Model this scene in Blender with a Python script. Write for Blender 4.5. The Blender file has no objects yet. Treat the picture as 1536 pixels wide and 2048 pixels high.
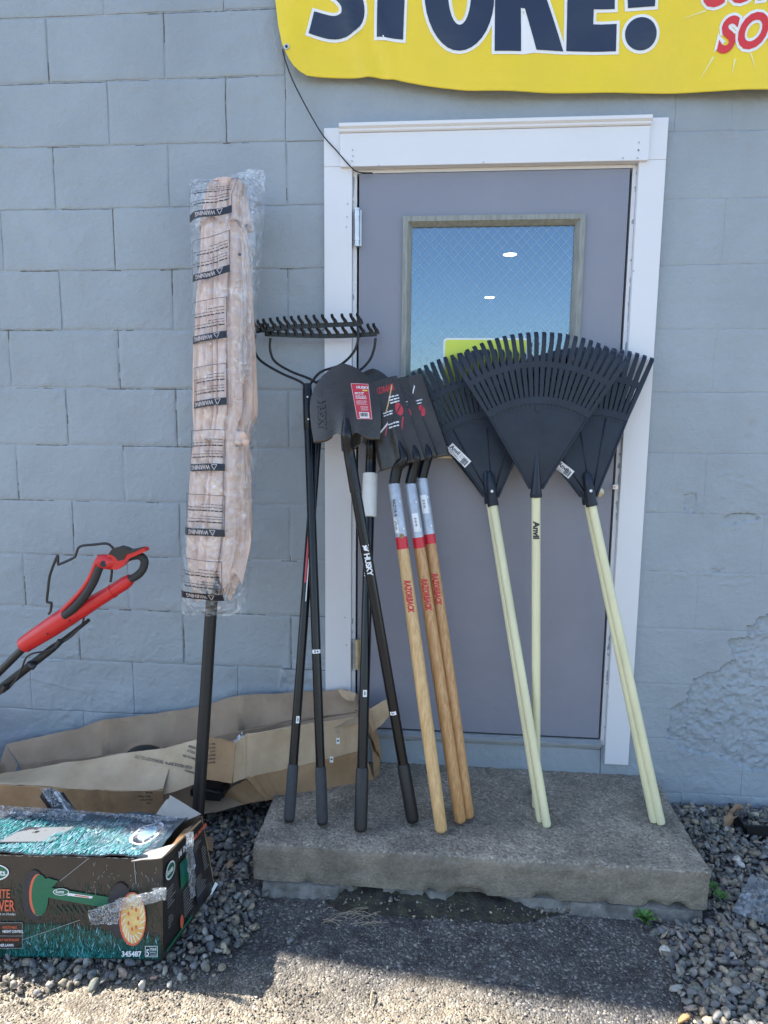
import bpy, bmesh, math, random
import numpy as np
from mathutils import Vector, Matrix, noise as mnoise
random.seed(7); rng = np.random.default_rng(7)
SC = bpy.context.scene
COL = SC.collection

# ------------------------------------------------------------------ camera
FPX = 1365.997
R_CAM = np.array([[0.9962194, 0.0863757, 0.00928142],
                  [0.02114492, -0.13746652, -0.99028069],
                  [-0.0842603, 0.98673309, -0.13877323]])
CAM = np.array([1.35329510, -2.38045222, 1.42654226])
cam_data = bpy.data.cameras.new('camera')
cam_data.sensor_fit = 'HORIZONTAL'; cam_data.sensor_width = 36.0
cam_data.lens = 36.0 * FPX / 1536.0
cam_data.clip_start = 0.05; cam_data.clip_end = 2000
cam = bpy.data.objects.new('camera', cam_data); COL.objects.link(cam)
M = Matrix.Identity(4)
for i in range(3):
    M[i][0] = R_CAM[0][i]; M[i][1] = -R_CAM[1][i]; M[i][2] = -R_CAM[2][i]; M[i][3] = CAM[i]
cam.matrix_world = M
SC.camera = cam

# ------------------------------------------------------------------ light
SUN_TRAVEL = Vector((0.909, -0.236, -1.0)).normalized()   # the way the sunlight travels
SUN_EL = math.asin(-SUN_TRAVEL.z)
SUN_AZ = math.atan2(-SUN_TRAVEL.x, -SUN_TRAVEL.y)          # from +Y towards +X
world = bpy.data.worlds.new('World'); SC.world = world; world.use_nodes = True
wn = world.node_tree; bg = wn.nodes['Background']
sky = wn.nodes.new('ShaderNodeTexSky'); sky.sky_type = 'NISHITA'; sky.sun_disc = False
sky.sun_elevation = SUN_EL; sky.sun_rotation = SUN_AZ
sky.air_density = 1.0; sky.dust_density = 0.6; sky.ozone_density = 1.0
wn.links.new(sky.outputs[0], bg.inputs[0]); bg.inputs[1].default_value = 0.12
sl = bpy.data.lights.new('sun', 'SUN'); sl.energy = 4.2; sl.angle = math.radians(0.53)
sl.color = (1.0, 0.955, 0.88)
sun = bpy.data.objects.new('sun', sl); COL.objects.link(sun)
sun.rotation_euler = SUN_TRAVEL.to_track_quat('-Z', 'Y').to_euler()
SC.view_settings.view_transform = 'Standard'
SC.view_settings.look = 'None'
SC.view_settings.exposure = 1.85
SC.view_settings.gamma = 1.0
SC.view_settings.use_curve_mapping = False
SC.cycles.max_bounces = 8; SC.cycles.transparent_max_bounces = 24
SC.cycles.caustics_reflective = False; SC.cycles.caustics_refractive = False

# ------------------------------------------------------------------ pixel -> place helpers
def ray(px, py):
    return R_CAM.T @ np.array([(px - 768) / FPX, (py - 1024) / FPX, 1.0])
def P(px, py, Y):
    d = ray(px, py); t = (Y - CAM[1]) / d[1]; return Vector(CAM + t * d)
def G(px, py, z=0.0):
    d = ray(px, py); t = (z - CAM[2]) / d[2]; return Vector(CAM + t * d)

# ------------------------------------------------------------------ materials
def nd(nt, t, **kw):
    n = nt.nodes.new(t)
    for k, v in kw.items(): setattr(n, k, v)
    return n
def c4(c): return (c[0], c[1], c[2], 1.0)
def mat(name, col, rough=0.6, metal=0.0, var=0.0, vscale=6.0, col2=None, bumps=(), spec=0.5,
        coat=0.0, obj_space=False, stretch=None, sss=0.0, contrast=(0.35, 0.65), rvar=0.0):
    m = bpy.data.materials.new(name); m.use_nodes = True
    nt = m.node_tree; b = nt.nodes['Principled BSDF']
    b.inputs['Base Color'].default_value = c4(col)
    b.inputs['Roughness'].default_value = rough; b.inputs['Metallic'].default_value = metal
    b.inputs['Specular IOR Level'].default_value = spec
    b.inputs['Coat Weight'].default_value = coat
    if obj_space:
        tc = nd(nt, 'ShaderNodeTexCoord'); src = tc.outputs['Object']
    else:
        g = nd(nt, 'ShaderNodeNewGeometry'); src = g.outputs['Position']
    if stretch:
        mp = nd(nt, 'ShaderNodeMapping'); mp.inputs['Scale'].default_value = stretch
        nt.links.new(src, mp.inputs[0]); src = mp.outputs[0]
    if var > 0 or col2:
        n = nd(nt, 'ShaderNodeTexNoise'); n.inputs['Scale'].default_value = vscale; n.inputs['Detail'].default_value = 7
        n.inputs['Roughness'].default_value = 0.62
        nt.links.new(src, n.inputs['Vector'])
        r = nd(nt, 'ShaderNodeValToRGB'); r.color_ramp.elements[0].position = contrast[0]; r.color_ramp.elements[1].position = contrast[1]
        c2 = col2 if col2 else tuple(min(1, c * (1 + var)) for c in col)
        c1 = col if col2 else tuple(c * (1 - var) for c in col)
        r.color_ramp.elements[0].color = c4(c1); r.color_ramp.elements[1].color = c4(c2)
        nt.links.new(n.outputs['Fac'], r.inputs[0]); nt.links.new(r.outputs[0], b.inputs['Base Color'])
        if rvar:
            mr = nd(nt, 'ShaderNodeMapRange'); mr.inputs[3].default_value = rough - rvar; mr.inputs[4].default_value = rough + rvar
            nt.links.new(n.outputs['Fac'], mr.inputs[0]); nt.links.new(mr.outputs[0], b.inputs['Roughness'])
    prev = None
    for (s, d) in bumps:
        n = nd(nt, 'ShaderNodeTexNoise'); n.inputs['Scale'].default_value = s; n.inputs['Detail'].default_value = 5
        nt.links.new(src, n.inputs['Vector'])
        bp = nd(nt, 'ShaderNodeBump'); bp.inputs['Distance'].default_value = d; bp.inputs['Strength'].default_value = 1.0
        nt.links.new(n.outputs['Fac'], bp.inputs['Height'])
        if prev: nt.links.new(prev.outputs[0], bp.inputs['Normal'])
        prev = bp
    if prev: nt.links.new(prev.outputs[0], b.inputs['Normal'])
    return m
def bsdf(m): return m.node_tree.nodes['Principled BSDF']

MAT = {}
WALLC = (0.300, 0.338, 0.368)
MAT['wall'] = mat('wall_paint', WALLC, 0.60, var=0.10, vscale=1.7, bumps=[(48, 0.0034), (190, 0.0014)], rvar=0.10)
def add_specks(m, scale, thr, col, width=0.02, fac=0.8, squash=(1, 1, 1)):
    nt = m.node_tree; b = m.node_tree.nodes['Principled BSDF']; src = b.inputs['Base Color'].links[0].from_socket
    g = nd(nt, 'ShaderNodeNewGeometry'); mp = nd(nt, 'ShaderNodeMapping'); mp.inputs['Scale'].default_value = squash; nt.links.new(g.outputs['Position'], mp.inputs[0])
    n = nd(nt, 'ShaderNodeTexNoise'); n.inputs['Scale'].default_value = scale; n.inputs['Detail'].default_value = 6; n.inputs['Roughness'].default_value = 0.7; nt.links.new(mp.outputs[0], n.inputs['Vector'])
    mr = nd(nt, 'ShaderNodeMapRange'); mr.inputs[1].default_value = thr; mr.inputs[2].default_value = thr + width; mr.inputs[3].default_value = 0; mr.inputs[4].default_value = fac; nt.links.new(n.outputs['Fac'], mr.inputs[0])
    mx = nd(nt, 'ShaderNodeMix', data_type='RGBA'); mx.inputs['B'].default_value = c4(col); nt.links.new(mr.outputs[0], mx.inputs['Factor']); nt.links.new(src, mx.inputs['A']); nt.links.new(mx.outputs['Result'], b.inputs['Base Color'])
add_specks(MAT['wall'], 34, 0.735, (0.10, 0.10, 0.095), 0.02, 0.75)
add_specks(MAT['wall'], 5, 0.64, (0.34, 0.36, 0.37), 0.10, 0.5)
add_specks(MAT['wall'], 7, 0.66, (0.21, 0.24, 0.27), 0.10, 0.5, (1.8, 1, 0.6))
MAT['trim'] = mat('white_trim', (0.70, 0.70, 0.72), 0.38, var=0.02, vscale=3, bumps=[(30, 0.0003)])
MAT['door'] = mat('door_paint', (0.225, 0.232, 0.280), 0.34, var=0.06, vscale=1.6, bumps=[(2.6, 0.010), (12, 0.0012), (160, 0.0001)], rvar=0.09)
add_specks(MAT['door'], 6, 0.66, (0.29, 0.28, 0.29), 0.12, 0.45, (1, 1, 0.35)); add_specks(MAT['door'], 60, 0.76, (0.12, 0.11, 0.11), 0.02, 0.7)
MAT['sash'] = mat('window_frame_paint', (0.20, 0.215, 0.20), 0.55, col2=(0.30, 0.31, 0.285), vscale=14, stretch=(6, 6, 1), bumps=[(60, 0.0008)])
MAT['steel'] = mat('hinge_steel', (0.55, 0.55, 0.56), 0.35, metal=0.9, var=0.1, vscale=40)
MAT['brass'] = mat('dull_brass', (0.48, 0.42, 0.30), 0.42, metal=0.8, var=0.15, vscale=40)
MAT['gap'] = mat('dark_gap', (0.02, 0.02, 0.022), 0.7)
MAT['threshold'] = mat('threshold_metal', (0.30, 0.32, 0.33), 0.5, metal=0.3, var=0.15, vscale=20, stretch=(1, 8, 8), bumps=[(80, 0.0006)])
MAT['black_steel'] = mat('black_enamel', (0.008, 0.009, 0.012), 0.26, var=0.2, vscale=12, spec=0.35, rvar=0.06)
MAT['blade'] = mat('blade_black_paint', (0.040, 0.032, 0.025), 0.28, var=0.25, vscale=9, bumps=[(140, 0.00025), (7, 0.002)], spec=0.5, metal=0.15, rvar=0.1)
add_specks(MAT['blade'], 45, 0.66, (0.09, 0.085, 0.08), 0.08, 0.4, (1, 1, 0.5))
MAT['rake_plastic'] = mat('rake_plastic', (0.016, 0.022, 0.035), 0.40, var=0.2, vscale=14, bumps=[(120, 0.0003)], spec=0.32)
MAT['pole_black'] = mat('black_fibreglass', (0.006, 0.007, 0.010), 0.22, var=0.15, vscale=14, spec=0.35)
MAT['grip'] = mat('foam_grip', (0.035, 0.037, 0.042), 0.75, var=0.15, vscale=60, bumps=[(400, 0.0006)])
MAT['grip_black'] = mat('rubber_grip', (0.014, 0.014, 0.015), 0.5, var=0.15, vscale=60, bumps=[(300, 0.0006)])
MAT['red'] = mat('red_band', (0.55, 0.015, 0.03), 0.35, var=0.05)
MAT['silver'] = mat('silver_wrap', (0.42, 0.45, 0.50), 0.35, var=0.15, vscale=30, metal=0.25)
MAT['white'] = mat('white_paper', (0.78, 0.78, 0.78), 0.55, var=0.03, vscale=20)
MAT['white_print'] = mat('white_print', (0.75, 0.76, 0.78), 0.5)
MAT['black_print'] = mat('black_print', (0.02, 0.02, 0.025), 0.5)
MAT['red_print'] = mat('red_print', (0.50, 0.03, 0.03), 0.5)
MAT['label_red'] = mat('label_red', (0.50, 0.03, 0.045), 0.38, var=0.08, vscale=40)
MAT['yellow_print'] = mat('yellow_print', (0.75, 0.60, 0.08), 0.5)
MAT['foam'] = mat('white_foam', (0.72, 0.71, 0.68), 0.8, var=0.04, vscale=40, bumps=[(90, 0.0012)])
MAT['fibre_yellow'] = mat('cream_pole', (0.70, 0.66, 0.42), 0.38, var=0.06, vscale=6, stretch=(4, 4, 1))
MAT['banner'] = mat('banner_yellow', (0.82, 0.60, 0.018), 0.30, var=0.03, vscale=3, bumps=[(2.6, 0.020), (14, 0.002), (500, 0.0001)])
MAT['banner_dark'] = mat('banner_navy', (0.018, 0.026, 0.055), 0.28, bumps=[(3.0, 0.012)])
MAT['banner_white'] = mat('banner_white', (0.80, 0.80, 0.78), 0.35, bumps=[(3.0, 0.012)])
MAT['banner_red'] = mat('banner_red', (0.65, 0.03, 0.03), 0.35, bumps=[(3.0, 0.012)])
MAT['cord'] = mat('black_cord', (0.012, 0.012, 0.014), 0.5)
MAT['sign'] = mat('sign_lime', (0.62, 0.70, 0.08), 0.5)
MAT['canopy'] = mat('blush_canopy', (0.71, 0.495, 0.385), 0.8, var=0.05, vscale=6, bumps=[(30, 0.0015), (400, 0.0004)])
MAT['umb_pole'] = mat('umbrella_pole', (0.016, 0.015, 0.015), 0.42, var=0.1, vscale=8, spec=0.35)
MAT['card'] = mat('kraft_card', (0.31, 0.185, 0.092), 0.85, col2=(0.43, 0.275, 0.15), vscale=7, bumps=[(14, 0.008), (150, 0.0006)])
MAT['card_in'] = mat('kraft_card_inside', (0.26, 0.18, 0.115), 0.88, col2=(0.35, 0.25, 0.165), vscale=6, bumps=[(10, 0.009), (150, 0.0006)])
MAT['card_light'] = mat('kraft_card_pale', (0.44, 0.31, 0.19), 0.85, col2=(0.56, 0.42, 0.27), vscale=7, bumps=[(12, 0.006), (150, 0.0006)])  # paler kraft, put on the flaps and torn corner
MAT['card_grey'] = mat('grey_card', (0.34, 0.31, 0.27), 0.88, var=0.08, vscale=10, bumps=[(30, 0.002)])
MAT['mower_red'] = mat('mower_red', (0.60, 0.022, 0.022), 0.34, var=0.04, vscale=20)
MAT['mower_black'] = mat('mower_black', (0.016, 0.016, 0.018), 0.42, var=0.1, vscale=30)
MAT['rubber'] = mat('mower_rubber', (0.022, 0.022, 0.023), 0.62, var=0.1, vscale=40, bumps=[(300, 0.0005)])
MAT['plastic_black'] = mat('black_plastic', (0.012, 0.012, 0.013), 0.4, var=0.2, vscale=20)
MAT['leaf_dry'] = mat('dry_leaf', (0.22, 0.12, 0.06), 0.8, col2=(0.36, 0.24, 0.14), vscale=30)
MAT['leaf_green'] = mat('green_leaf', (0.045, 0.12, 0.022), 0.5, col2=(0.09, 0.20, 0.035), vscale=60)
MAT['straw'] = mat('dry_straw', (0.30, 0.24, 0.16), 0.8)

# wood, with grain running along the handle
def wood_mat(name, a, b):
    m = mat(name, a, 0.42, col2=b, vscale=11, stretch=(14, 14, 0.55), bumps=[(40, 0.0003)], contrast=(0.38, 0.62))
    return m
MAT['wood'] = wood_mat('ash_wood', (0.52, 0.31, 0.13), (0.66, 0.44, 0.21))
MAT['wood2'] = wood_mat('ash_wood_dark', (0.40, 0.20, 0.075), (0.55, 0.32, 0.14))

def plastic_film(name, alpha, tint=(0.9, 0.93, 0.97), rough=0.10, bscale=26, bdist=0.03, milky=0.25):
    m = bpy.data.materials.new(name); m.use_nodes = True; nt = m.node_tree
    for n in list(nt.nodes): nt.nodes.remove(n)
    out = nd(nt, 'ShaderNodeOutputMaterial')
    tr = nd(nt, 'ShaderNodeBsdfTransparent'); tr.inputs[0].default_value = c4((0.97, 0.98, 0.99))
    gl = nd(nt, 'ShaderNodeBsdfGlossy'); gl.inputs['Roughness'].default_value = rough; gl.inputs[0].default_value = c4((1, 1, 1))
    df = nd(nt, 'ShaderNodeBsdfDiffuse'); df.inputs[0].default_value = c4(tint)
    tl = nd(nt, 'ShaderNodeBsdfTranslucent'); tl.inputs[0].default_value = c4(tint)
    a1 = nd(nt, 'ShaderNodeMixShader'); a1.inputs[0].default_value = 0.5
    nt.links.new(df.outputs[0], a1.inputs[1]); nt.links.new(tl.outputs[0], a1.inputs[2])
    a2 = nd(nt, 'ShaderNodeMixShader'); a2.inputs[0].default_value = 1 - milky
    nt.links.new(a1.outputs[0], a2.inputs[1]); nt.links.new(gl.outputs[0], a2.inputs[2])
    mix = nd(nt, 'ShaderNodeMixShader'); mix.inputs[0].default_value = alpha
    nt.links.new(tr.outputs[0], mix.inputs[1]); nt.links.new(a2.outputs[0], mix.inputs[2])
    g = nd(nt, 'ShaderNodeNewGeometry')
    n = nd(nt, 'ShaderNodeTexNoise'); n.inputs['Scale'].default_value = bscale; n.inputs['Detail'].default_value = 6; n.inputs['Distortion'].default_value = 1.2
    nt.links.new(g.outputs['Position'], n.inputs['Vector'])
    bp = nd(nt, 'ShaderNodeBump'); bp.inputs['Distance'].default_value = bdist
    nt.links.new(n.outputs['Fac'], bp.inputs['Height'])
    for q in (gl, df): nt.links.new(bp.outputs[0], q.inputs['Normal'])
    # creases: sharper ridges hold more milky film
    n2 = nd(nt, 'ShaderNodeTexVoronoi'); n2.feature = 'DISTANCE_TO_EDGE'; n2.inputs['Scale'].default_value = bscale * 0.7
    nt.links.new(g.outputs['Position'], n2.inputs['Vector'])
    mr = nd(nt, 'ShaderNodeMapRange'); mr.inputs[1].default_value = 0.0; mr.inputs[2].default_value = 0.06
    mr.inputs[3].default_value = min(1, alpha * 1.8); mr.inputs[4].default_value = alpha
    nt.links.new(n2.outputs[0], mr.inputs[0]); nt.links.new(mr.outputs[0], mix.inputs[0])
    nt.links.new(mix.outputs[0], out.inputs[0])
    return m
MAT['film'] = plastic_film('clear_plastic', 0.17, milky=0.14, tint=(0.80, 0.86, 0.95))
MAT['film3'] = plastic_film('pale_clear_plastic', 0.46, milky=0.80, tint=(0.62, 0.68, 0.74), bscale=9)
MAT['film2'] = plastic_film('crumpled_clear_plastic', 0.42, milky=0.45, tint=(0.72, 0.80, 0.90), bscale=45)

def glass_mat():
    m = bpy.data.materials.new('window_glass'); m.use_nodes = True; nt = m.node_tree
    for n in list(nt.nodes): nt.nodes.remove(n)
    out = nd(nt, 'ShaderNodeOutputMaterial')
    tr = nd(nt, 'ShaderNodeBsdfTransparent'); tr.inputs[0].default_value = c4((0.78, 0.84, 0.86))
    gl = nd(nt, 'ShaderNodeBsdfGlossy'); gl.inputs['Roughness'].default_value = 0.02; gl.inputs[0].default_value = c4((0.55, 0.74, 0.95))
    mix = nd(nt, 'ShaderNodeMixShader'); mix.inputs[0].default_value = 0.17
    nt.links.new(tr.outputs[0], mix.inputs[1]); nt.links.new(gl.outputs[0], mix.inputs[2])
    nt.links.new(mix.outputs[0], out.inputs[0]); return m
MAT['glass'] = glass_mat()

def emit(name, col, s):
    m = bpy.data.materials.new(name); m.use_nodes = True
    b = bsdf(m); b.inputs['Emission Color'].default_value = c4(col); b.inputs['Emission Strength'].default_value = s
    return m

# ------------------------------------------------------------------ object helpers
ROOT = {}
def root_origin(o):
    while o.parent: o = o.parent
    return ROOT.get(o.name, Matrix.Identity(4))
def obj(name, V, F, m=None, parent=None, world=True, smooth=False, kind=None, mats=None, midx=None):
    me = bpy.data.meshes.new(name)
    V = np.asarray([tuple(v) for v in V] if not isinstance(V, np.ndarray) else V, dtype=float)
    if parent is not None and world:
        W = np.array(root_origin(parent).inverted())
        V = V @ W[:3, :3].T + W[:3, 3]
    me.from_pydata(V.tolist(), [], [list(f) for f in F]); me.update()
    if smooth: me.polygons.foreach_set('use_smooth', [True] * len(me.polygons))
    if m is not None: me.materials.append(m)
    if mats:
        for q in mats: me.materials.append(q)
        me.polygons.foreach_set('material_index', midx)
    if smooth and len(me.polygons) < 30000: me.set_sharp_from_angle(angle=math.radians(42))
    o = bpy.data.objects.new(name, me); COL.objects.link(o)
    if parent is not None: o.parent = parent
    if kind: o['kind'] = kind
    return o
def tag(o, label, cat, group=None):
    o['label'] = label; o['category'] = cat
    if group: o['group'] = group
    return o
def thing(name, label, cat, loc=(0, 0, 0), group=None, matrix=None):
    o = bpy.data.objects.new(name, None); COL.objects.link(o); o.empty_display_size = 0.05
    if matrix is None: matrix = Matrix.Translation(Vector(loc))
    o.matrix_world = matrix; ROOT[o.name] = matrix.copy()
    return tag(o, label, cat, group)
def set_mats(o, *ms):
    for q in ms: o.data.materials.append(q)

def boxVF(x0, x1, y0, y1, z0, z1):
    V = [(x, y, z) for x in (x0, x1) for y in (y0, y1) for z in (z0, z1)]
    F = [(0, 1, 3, 2), (4, 6, 7, 5), (0, 4, 5, 1), (2, 3, 7, 6), (0, 2, 6, 4), (1, 5, 7, 3)]
    return V, F
def box(name, x0, x1, y0, y1, z0, z1, m, parent=None, bev=0.0, world=True, kind=None, seg=2):
    V, F = boxVF(x0, x1, y0, y1, z0, z1)
    if bev <= 0: return obj(name, V, F, m, parent, world, kind=kind)
    bm = bmesh.new(); vs = [bm.verts.new(v) for v in V]
    for f in F: bm.faces.new([vs[i] for i in f])
    bmesh.ops.bevel(bm, geom=list(bm.edges), offset=bev, segments=seg, affect='EDGES', profile=0.5)
    V, F = bmVF(bm); return obj(name, V, F, m, parent, world, kind=kind)
def bmVF(bm):
    bm.verts.index_update()
    V = [tuple(v.co) for v in bm.verts]; F = [[v.index for v in f.verts] for f in bm.faces]; bm.free(); return V, F
class MB:
    def __init__(s): s.V = []; s.F = []
    def add(s, V, F):
        n = len(s.V); s.V += [tuple(v) for v in V]; s.F += [[i + n for i in f] for f in F]; return s
    def box(s, *a): return s.add(*boxVF(*a))
    def obj(s, name, m, parent=None, world=True, smooth=False, kind=None):
        return obj(name, s.V, s.F, m, parent, world, smooth, kind)

def frames(pts):
    T = []
    for i in range(len(pts)):
        a = pts[max(0, i - 1)]; b = pts[min(len(pts) - 1, i + 1)]
        d = (b - a); T.append(d.normalized() if d.length > 1e-9 else Vector((0, 0, 1)))
    n = T[0].orthogonal().normalized(); out = []
    for t in T:
        n = (n - t * n.dot(t)); n = n.normalized() if n.length > 1e-6 else t.orthogonal().normalized()
        out.append((t, n, t.cross(n)))
    return out
def tubeVF(pts, r, seg=12, cap=True, squash=None):
    pts = [Vector(p) for p in pts]
    rs = r if isinstance(r, (list, tuple)) else [r] * len(pts)
    fr = frames(pts); V = []; F = []
    for p, (t, n, b), rr in zip(pts, fr, rs):
        for k in range(seg):
            a = 2 * math.pi * k / seg
            V.append(p + n * (math.cos(a) * rr) + b * (math.sin(a) * rr))
    for i in range(len(pts) - 1):
        for k in range(seg):
            k2 = (k + 1) % seg
            F.append((i * seg + k, i * seg + k2, (i + 1) * seg + k2, (i + 1) * seg + k))
    if cap:
        F.append(tuple(reversed(range(seg)))); F.append(tuple((len(pts) - 1) * seg + k for k in range(seg)))
    return V, F
def tube(name, pts, r, m, parent=None, seg=14, cap=True, world=True, smooth=True, kind=None):
    V, F = tubeVF(pts, r, seg, cap)
    o = obj(name, V, F, m, parent, world, smooth, kind)
    if cap:
        o.data.polygons[len(F) - 1].use_smooth = False; o.data.polygons[len(F) - 2].use_smooth = False
    return o
def smoothline(pts, n=6):
    pts = [Vector(p) for p in pts]; out = []
    for i in range(len(pts) - 1):
        p0 = pts[max(0, i - 1)]; p1 = pts[i]; p2 = pts[i + 1]; p3 = pts[min(len(pts) - 1, i + 2)]
        for k in range(n):
            t = k / n
            out.append(0.5 * ((2 * p1) + (p2 - p0) * t + (2 * p0 - 5 * p1 + 4 * p2 - p3) * t * t + (3 * p1 - p0 - 3 * p2 + p3) * t ** 3))
    out.append(pts[-1]); return out
def gridF(nu, nv, wrap=False):
    F = []
    for i in range(nu - 1):
        for j in range(nv - 1 if not wrap else nv):
            j2 = (j + 1) % nv
            F.append((i * nv + j, (i + 1) * nv + j, (i + 1) * nv + j2, i * nv + j2))
    return F
def plate(V, nu, nv, off):
    """a grid of points thickened by the vector function off"""
    V = [Vector(v) for v in V]; n = len(V)
    B = [v + (off(v) if callable(off) else off) for v in V]
    F = gridF(nu, nv); F += [tuple(n + i for i in reversed(f)) for f in gridF(nu, nv)]
    rim = [i * nv for i in range(nu)] + [(nu - 1) * nv + j for j in range(1, nv)] + [i * nv + nv - 1 for i in range(nu - 2, -1, -1)] + list(range(nv - 2, 0, -1))
    for a in range(len(rim)):
        i, j = rim[a], rim[(a + 1) % len(rim)]; F.append((i, n + i, n + j, j))
    return V + B, F
def prism(poly, d):
    """polygon (list of Vectors) extruded by the vector d"""
    poly = [Vector(p) for p in poly]; n = len(poly)
    V = poly + [p + Vector(d) for p in poly]
    F = [tuple(range(n)), tuple(reversed(range(n, 2 * n)))] + [(i, n + i, n + (i + 1) % n, (i + 1) % n) for i in range(n)]
    return V, F

def nz(x, y, z=0.0, o=4):
    return mnoise.fractal(Vector((x, y, z)), 1.0, 2.0, o)

# value noise for arrays
_perm = rng.permutation(512); _gr = rng.uniform(-1, 1, 512)
def vnoise(x, y, s=0):
    xi = np.floor(x).astype(int); yi = np.floor(y).astype(int); fx = x - xi; fy = y - yi
    fx = fx * fx * (3 - 2 * fx); fy = fy * fy * (3 - 2 * fy)
    def h(a, b): return _gr[_perm[(_perm[(a + s * 17) % 512] + b) % 512]]
    return (h(xi, yi) * (1 - fx) + h(xi + 1, yi) * fx) * (1 - fy) + (h(xi, yi + 1) * (1 - fx) + h(xi + 1, yi + 1) * fx) * fy
def fbm(x, y, s=0, o=4):
    t = 0; a = 1
    for k in range(o): t = t + a * vnoise(x * 2 ** k + 7.3 * k, y * 2 ** k + 3.1 * k, s + k); a *= 0.5
    return t
def inpoly(x, y, poly):
    r = np.zeros(np.shape(x), bool); n = len(poly)
    for i in range(n):
        x1, y1 = poly[i]; x2, y2 = poly[(i + 1) % n]
        c = ((y1 > y) != (y2 > y)) & (x < (x2 - x1) * (y - y1) / (y2 - y1 + 1e-12) + x1); r ^= c
    return r

# text -> mesh triangles in the plane (x right, y up)
def textVF(body, size, offset=0.0, align='LEFT', shear=0.0, res=2, spacing=1.0, widen=1.0):
    c = bpy.data.curves.new('t', 'FONT'); c.body = body; c.size = size; c.offset = offset; c.align_x = align; c.shear = shear
    c.resolution_u = res; c.space_character = spacing
    o = bpy.data.objects.new('t', c); me = bpy.data.meshes.new_from_object(o)
    V = [(v.co.x * widen, v.co.y) for v in me.vertices]; F = [tuple(p.vertices) for p in me.polygons]
    bpy.data.objects.remove(o); bpy.data.curves.remove(c); bpy.data.meshes.remove(me)
    return V, F
def poly2D(splines, offset=0.0):
    c = bpy.data.curves.new('q', 'CURVE'); c.dimensions = '2D'; c.fill_mode = 'BOTH'
    for pts in splines:
        s = c.splines.new('POLY'); s.points.add(len(pts) - 1)
        for i, p in enumerate(pts): s.points[i].co = (p[0], p[1], 0, 1)
        s.use_cyclic_u = True
    c.offset = offset
    o = bpy.data.objects.new('q', c); me = bpy.data.meshes.new_from_object(o)
    V = [(v.co.x, v.co.y) for v in me.vertices]; F = [tuple(p.vertices) for p in me.polygons]
    bpy.data.objects.remove(o); bpy.data.curves.remove(c); bpy.data.meshes.remove(me)
    return V, F
def flat(VF, O, ux, uy, off=Vector((0, 0, 0))):
    return [O + ux * x + uy * y + off for x, y in VF[0]], VF[1]
class Print:
    """flat print gathered on a plane with origin O and unit axes ux, uy, n (towards the viewer)"""
    def __init__(s, O, ux, uy, n): s.O = O; s.ux = ux; s.uy = uy; s.n = n; s.L = {}
    def _m(s, m): return s.L.setdefault(m, MB())
    def put(s, VF, m, x=0, y=0, lift=0.0006): s._m(m).add(*flat(VF, s.O + s.ux * x + s.uy * y, s.ux, s.uy, s.n * lift)); return s
    def text(s, body, size, x, y, m, lift=0.0008, **k): return s.put(textVF(body, size, **k), m, x, y, lift)
    def rect(s, x0, y0, x1, y1, m, lift=0.0006): return s.put(([(x0, y0), (x1, y0), (x1, y1), (x0, y1)], [(0, 1, 2, 3)]), m, 0, 0, lift)
    def frame(s, x0, y0, x1, y1, w, m, lift=0.0007):
        s.rect(x0, y0, x1, y0 + w, m, lift); s.rect(x0, y1 - w, x1, y1, m, lift); s.rect(x0, y0 + w, x0 + w, y1 - w, m, lift); s.rect(x1 - w, y0 + w, x1, y1 - w, m, lift); return s
    def poly(s, pts, m, lift=0.0006): return s.put((list(pts), [tuple(range(len(pts)))]), m, 0, 0, lift)
    def disc(s, cx, cy, rx, ry, m, lift=0.0006, n=28, rot=0.0):
        pts = []
        for k in range(n):
            a = 2 * math.pi * k / n; x = rx * math.cos(a); y = ry * math.sin(a)
            pts.append((cx + x * math.cos(rot) - y * math.sin(rot), cy + x * math.sin(rot) + y * math.cos(rot)))
        return s.poly(pts, m, lift)
    def line(s, x0, y0, x1, y1, w, m, lift=0.0007):
        d = Vector((x1 - x0, y1 - y0)); d.normalize(); nx, ny = -d.y * w / 2, d.x * w / 2
        return s.poly([(x0 + nx, y0 + ny), (x1 + nx, y1 + ny), (x1 - nx, y1 - ny), (x0 - nx, y0 - ny)], m, lift)
    def barcode(s, x0, y0, x1, y1, m, lift=0.0008):
        x = x0; r = random.Random(5)
        while x < x1 - 0.0008:
            w = r.choice([0.0006, 0.001, 0.0016]); s.rect(x, y0, min(x1, x + w), y1, m, lift); x += w + r.choice([0.0006, 0.001])
        return s
    def lines(s, x0, y, w, n, dy, h, m, lift=0.0008):
        r = random.Random(n)
        for i in range(n):
            x = x0; yy = y - i * dy; e = x0 + w * (r.uniform(0.55, 1.0) if i % 3 == 2 else r.uniform(0.85, 1))
            while x < e:
                l = h * r.uniform(1.2, 4.5); s.rect(x, yy, min(e, x + l), yy + h * r.uniform(0.65, 1), m, lift); x += l + h * 0.6
        return s
    def done(s, name, parent, world=True):
        """one mesh with a material slot for each ink"""
        V = []; F = []; I = []; ms = []
        for k, (m, b) in enumerate(s.L.items()):
            n = len(V); V += b.V; F += [[i + n for i in f] for f in b.F]; I += [k] * len(b.F); ms.append(MAT[m])
        return obj(name, V, F, None, parent, world, mats=ms, midx=I)

# ================================================================== THE BUILDING
BH = 0.2032; ZT = 2.735                     # block height; z of joint number 0
OX0, OX1, OZ0, OZ1 = 1.045, 1.945, 0.265, 2.232   # opening in the wall
wall = thing('block_wall', 'painted blue-grey concrete block wall with cracked joints around the door', 'wall', (1.5, 0.1, 0))
def gable(x):
    return 3.44 + 0.60 * (x + 2.0)
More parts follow.
